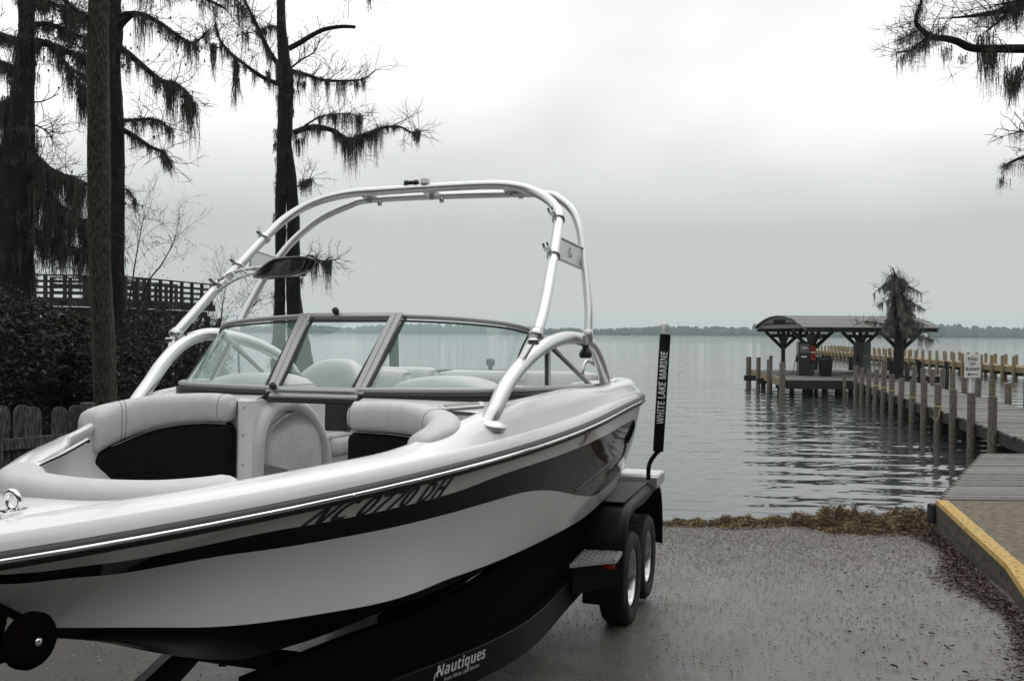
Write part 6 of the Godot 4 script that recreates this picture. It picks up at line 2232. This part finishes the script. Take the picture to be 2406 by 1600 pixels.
var bits_v := PackedVector3Array()
var bits_c := PackedColorArray()

func make_weed_and_litter() -> void:
	rng.seed = 303
	var n := FastNoiseLite.new()
	n.seed = 4
	n.frequency = 1.1
	# a low ridge of washed up weed along the waterline, higher towards the landing
	var height := func(x: float, z: float) -> float:
		var line := 10.72 - 0.10 * sin(x * 1.3) + 0.05 * sin(x * 4.0)
		var big := smoothstep(3.35, 3.9, x) * smoothstep(5.75, 5.2, x)
		var mid := 0.55 * exp(-pow((x - 2.72) / 0.32, 2.0)) + 0.25 * exp(-pow((x - 3.4) / 0.3, 2.0)) + 0.16 * exp(-pow((x - 2.1) / 0.35, 2.0))
		var wdt := 0.20 + 0.30 * big + 0.08 * mid
		var c := line - 0.12 * big
		var k := exp(-pow((-z - c) / wdt, 2.0))
		return (0.05 + 0.20 * big + 0.20 * mid) * k * maxf(0.6 + 1.3 * n.get_noise_2d(x * 2.6, z * 2.6), 0.12) * smoothstep(1.3, 1.9, x)
	bits_v = PackedVector3Array()
	bits_c = PackedColorArray()
	var tones := [[0.14, 0.088, 0.028], [0.23, 0.155, 0.05], [0.08, 0.048, 0.017], [0.32, 0.235, 0.085], [0.03, 0.018, 0.008]]
	var put := func(p: Vector3, len_: float, w: float, tone: Array, lift: float) -> void:
		var a := rng.randf() * TAU
		var d := Vector3(cos(a), rng.randfn(0, lift), sin(a)).normalized()
		var s := d.cross(Vector3(rng.randfn(), rng.randfn(), rng.randfn())).normalized() * w
		var bend := Vector3(rng.randfn(0, 0.3), rng.randfn(-0.1, 0.2), rng.randfn(0, 0.3)) * len_
		var q := p + d * len_ * 0.5 + bend * 0.5
		var e := p + d * len_ + bend * 0.2
		var k := rng.randf_range(0.7, 1.3)
		var c := Color(tone[0] * k, tone[1] * k, tone[2] * k)
		bits_v.append(p - s); bits_v.append(q - s); bits_v.append(q + s)
		bits_v.append(p - s); bits_v.append(q + s); bits_v.append(p + s)
		bits_v.append(q - s); bits_v.append(e); bits_v.append(q + s)
		for i in 9: bits_c.append(c)
	var made := 0
	while made < 42000:
		var x := rng.randf_range(1.3, 5.9)
		var z := -rng.randf_range(9.9, 11.5)
		var h: float = height.call(x, z)
		if h < 0.012 or (h < 0.03 and rng.randf() < 0.5): continue
		made += 1
		put.call(Vector3(x, maxf(ground_y(x, -z), -0.02) + h * sqrt(rng.randf()), z), rng.randf_range(0.018, 0.06), rng.randf_range(0.002, 0.005), tones[rng.randi() % 5 if n.get_noise_2d(x * 3.0 + 40.0, z * 3.0) > -0.1 else [0, 2, 4][rng.randi() % 3]], 0.3)
	var m := MB.new()
	var rows := []
	for i in 120:
		var row := PackedVector3Array()
		var z := -9.85 - 1.65 * i / 119.0
		for j in 200:
			var x := 1.3 + 4.6 * j / 199.0
			var h: float = height.call(x, z)
			row.append(Vector3(x, maxf(ground_y(x, -z), -0.03) + h * 0.8 - 0.02 + 0.006 * n.get_noise_2d(x * 14, z * 14), z))
		rows.append(row)
	m.grid(rows, 1)
	var o := thing("washed_up_weed", "ridge of brown washed-up water weed along the ramp's waterline", "weed")
	o.set_meta("kind", "stuff")
	part("weed_bed", m.mesh(), textured("weed_bed", noise_tex(0.08, 4, [[0.3, 0.015, 0.010, 0.005], [0.55, 0.07, 0.046, 0.017], [0.8, 0.16, 0.11, 0.04]], 512, 71), Vector3(2, 2, 2), 0.8, bump_tex(0.1, 4, 16.0, 512, 72), 1.0, true), o)
	part("weed_strands", raw(bits_v, bits_c), M.weed, o)
	# leaf litter against the landing wall and bits thinly over the ramp
	bits_v = PackedVector3Array()
	bits_c = PackedColorArray()
	tones = [[0.03, 0.015, 0.009], [0.05, 0.022, 0.011], [0.018, 0.011, 0.008], [0.075, 0.045, 0.018]]
	for i in 15000:
		var z := -rng.randf_range(4.2, 10.2)
		var wall_x := lerpf(3.3, 4.88, (-z - 5.1) / 4.8)
		var off := absf(rng.randfn(0, 0.11 + 0.06 * sin(z * 2.3)))
		if i > 14600: off = rng.randf() * 1.3
		var x := wall_x - off - 0.01
		put.call(Vector3(x, ground_y(x, -z) + 0.014 + rng.randf() * 0.05 * exp(-off * 6.0), z), rng.randf_range(0.012, 0.05), rng.randf_range(0.002, 0.006), tones[rng.randi() % 4], 0.25)
	for i in 420:
		var z := -rng.randf_range(3.4, 10.2)
		var x := rng.randf_range(-0.2, 4.6)
		if -z < 9.0 and rng.randf() < 0.35: continue
		put.call(Vector3(x, ground_y(x, -z) + 0.014, z), rng.randf_range(0.006, 0.03), rng.randf_range(0.001, 0.003), tones[rng.randi() % 4], 0.1)
	o = thing("leaf_litter", "dark leaf litter heaped along the landing wall and strewn over the ramp", "leaf litter")
	o.set_meta("kind", "stuff")
	part("leaves", raw(bits_v, bits_c), M.weed, o)
	# gravel lying loose on the lower ramp
	var stone := MB.new()
	stone.ball(Vector3(), Vector3(1, 0.55, 0.8), 3, -1)
	var sm := stone.mesh()
	var mm := MultiMesh.new()
	mm.transform_format = MultiMesh.TRANSFORM_3D
	mm.use_colors = true
	mm.mesh = sm
	mm.instance_count = 44000
	for i in mm.instance_count:
		var f := rng.randf()
		var z := -(3.2 + 7.4 * pow(f, 0.58))
		var x := rng.randf_range(-3.5, 5.0)
		if -z > 9.3 and rng.randf() < 0.3: x = rng.randf_range(1.0, 5.0)
		var s := (0.0028 + 0.005 * pow(rng.randf(), 2.0)) * (1.0 + 0.5 * smoothstep(6.5, 9.0, -z))
		mm.set_instance_transform(i, Transform3D(Basis(Vector3.UP, rng.randf() * TAU).scaled(Vector3.ONE * s), Vector3(x, ground_y(x, -z) + 0.012 + n.get_noise_2d(x, z) * 0.0, z)))
		var c := 0.05 + 0.20 * pow(rng.randf(), 1.5)
		if rng.randf() < 0.07: c = 0.42
		var br := rng.randf()
		mm.set_instance_color(i, Color(c, c * lerpf(0.97, 0.80, br), c * lerpf(0.93, 0.58, br)))
	var g := MultiMeshInstance3D.new()
	g.name = "gravel"
	g.multimesh = mm
	var gm := mat("gravel", Color.WHITE, 0.35)
	gm.vertex_color_use_as_albedo = true
	g.material_override = gm
	add_child(g)
	tag(g, "loose pale gravel scattered on the wet ramp", "gravel", "", "stuff")

func make_woods() -> void:      # the wooded shore to the right of and behind the ramp, out of the picture
	rng.seed = 404
	var v := PackedVector3Array()
	var col := PackedColorArray()
	for s in 9:
		var a := TAU * s / 9.0
		var b := TAU * (s + 1) / 9.0
		var r0 := 0.22
		var r1 := 0.08
		var q := [Vector3(cos(a) * r0, -0.5, sin(a) * r0), Vector3(cos(b) * r0, -0.5, sin(b) * r0), Vector3(cos(b) * r1, 12.0, sin(b) * r1), Vector3(cos(a) * r1, 12.0, sin(a) * r1)]
		for k in [0, 1, 2, 0, 2, 3]: v.append(q[k])
		for k in 6: col.append(Color(0.03, 0.026, 0.022))
	for i in 2600:
		var y := rng.randf_range(1.2, 14.0)
		var reach := 2.9 * sqrt(maxf(1.0 - pow((y - 6.5) / 7.8, 2.0), 0.0)) * sqrt(rng.randf())
		var a := rng.randf() * TAU
		var p := Vector3(cos(a) * reach, y, sin(a) * reach)
		var b := Basis(Vector3(rng.randfn(), rng.randfn(), rng.randfn()).normalized(), rng.randf() * TAU)
		var s := rng.randf_range(0.18, 0.42)
		v.append(p - b.x * s); v.append(p + b.y * s * 0.5); v.append(p + b.x * s)
		v.append(p - b.x * s); v.append(p + b.x * s); v.append(p - b.y * s * 0.5)
		var k := rng.randf_range(0.6, 1.4)
		for j in 6: col.append(Color(0.026 * k, 0.030 * k, 0.018 * k))
	var spots := []
	for i in 400:
		var p := Vector3(rng.randf_range(-30, 46), 0, rng.randf_range(-9.0, 40))
		var d := -p.z
		if p.x > 0 and p.x < 0.62 * maxf(d, 0.0) + 12.0 and p.z < 11.0: continue
		if p.x <= 0 and p.x > -7.5 and p.z < 10.0: continue
		if p.x <= 0 and p.z < -4.5: continue
		if absf(p.x) < 3.5 and p.z < 26.0: continue
		var ok := true
		for q in spots:
			if (q as Vector3).distance_to(p) < 4.6: ok = false
		if ok: spots.append(p)
	var mm := MultiMesh.new()
	mm.transform_format = MultiMesh.TRANSFORM_3D
	mm.mesh = raw(v, col)
	mm.instance_count = spots.size()
	for i in spots.size():
		var p: Vector3 = spots[i]
		mm.set_instance_transform(i, Transform3D(Basis(Vector3.UP, rng.randf() * TAU).scaled(Vector3.ONE * rng.randf_range(0.75, 1.1)), Vector3(p.x, ground_y(p.x, -p.z), p.z)))
	var o := MultiMeshInstance3D.new()
	o.name = "woods"
	o.multimesh = mm
	o.material_override = M.leaf
	add_child(o)
	tag(o, "dark woods on the shore to the right of and behind the ramp", "woods", "", "stuff")

func _ready() -> void:
	make_camera_and_light()
	make_materials()
	boat_frame = Transform3D(Basis(Vector3(-0.31168501, 0.02858831, 0.94975532), Vector3(0.00331058, 0.99957389, -0.02900144), Vector3(-0.95017972, -0.00589508, -0.31164684)).orthonormalized(), Vector3.ZERO)
	boat_frame.origin = Vector3(-0.8682, EYE - 0.0393, -4.3893) - boat_frame.basis.y * HB
	make_ground()
	make_water()
	make_far_shore()
	make_landing()
	make_pier()
	make_fuel_dock()
	make_yellow_pier()
	make_boardwalk()
	make_fence()
	make_trees()
	make_bushes()
	make_woods()
	make_weed_and_litter()
	make_trailer()
	make_boat()
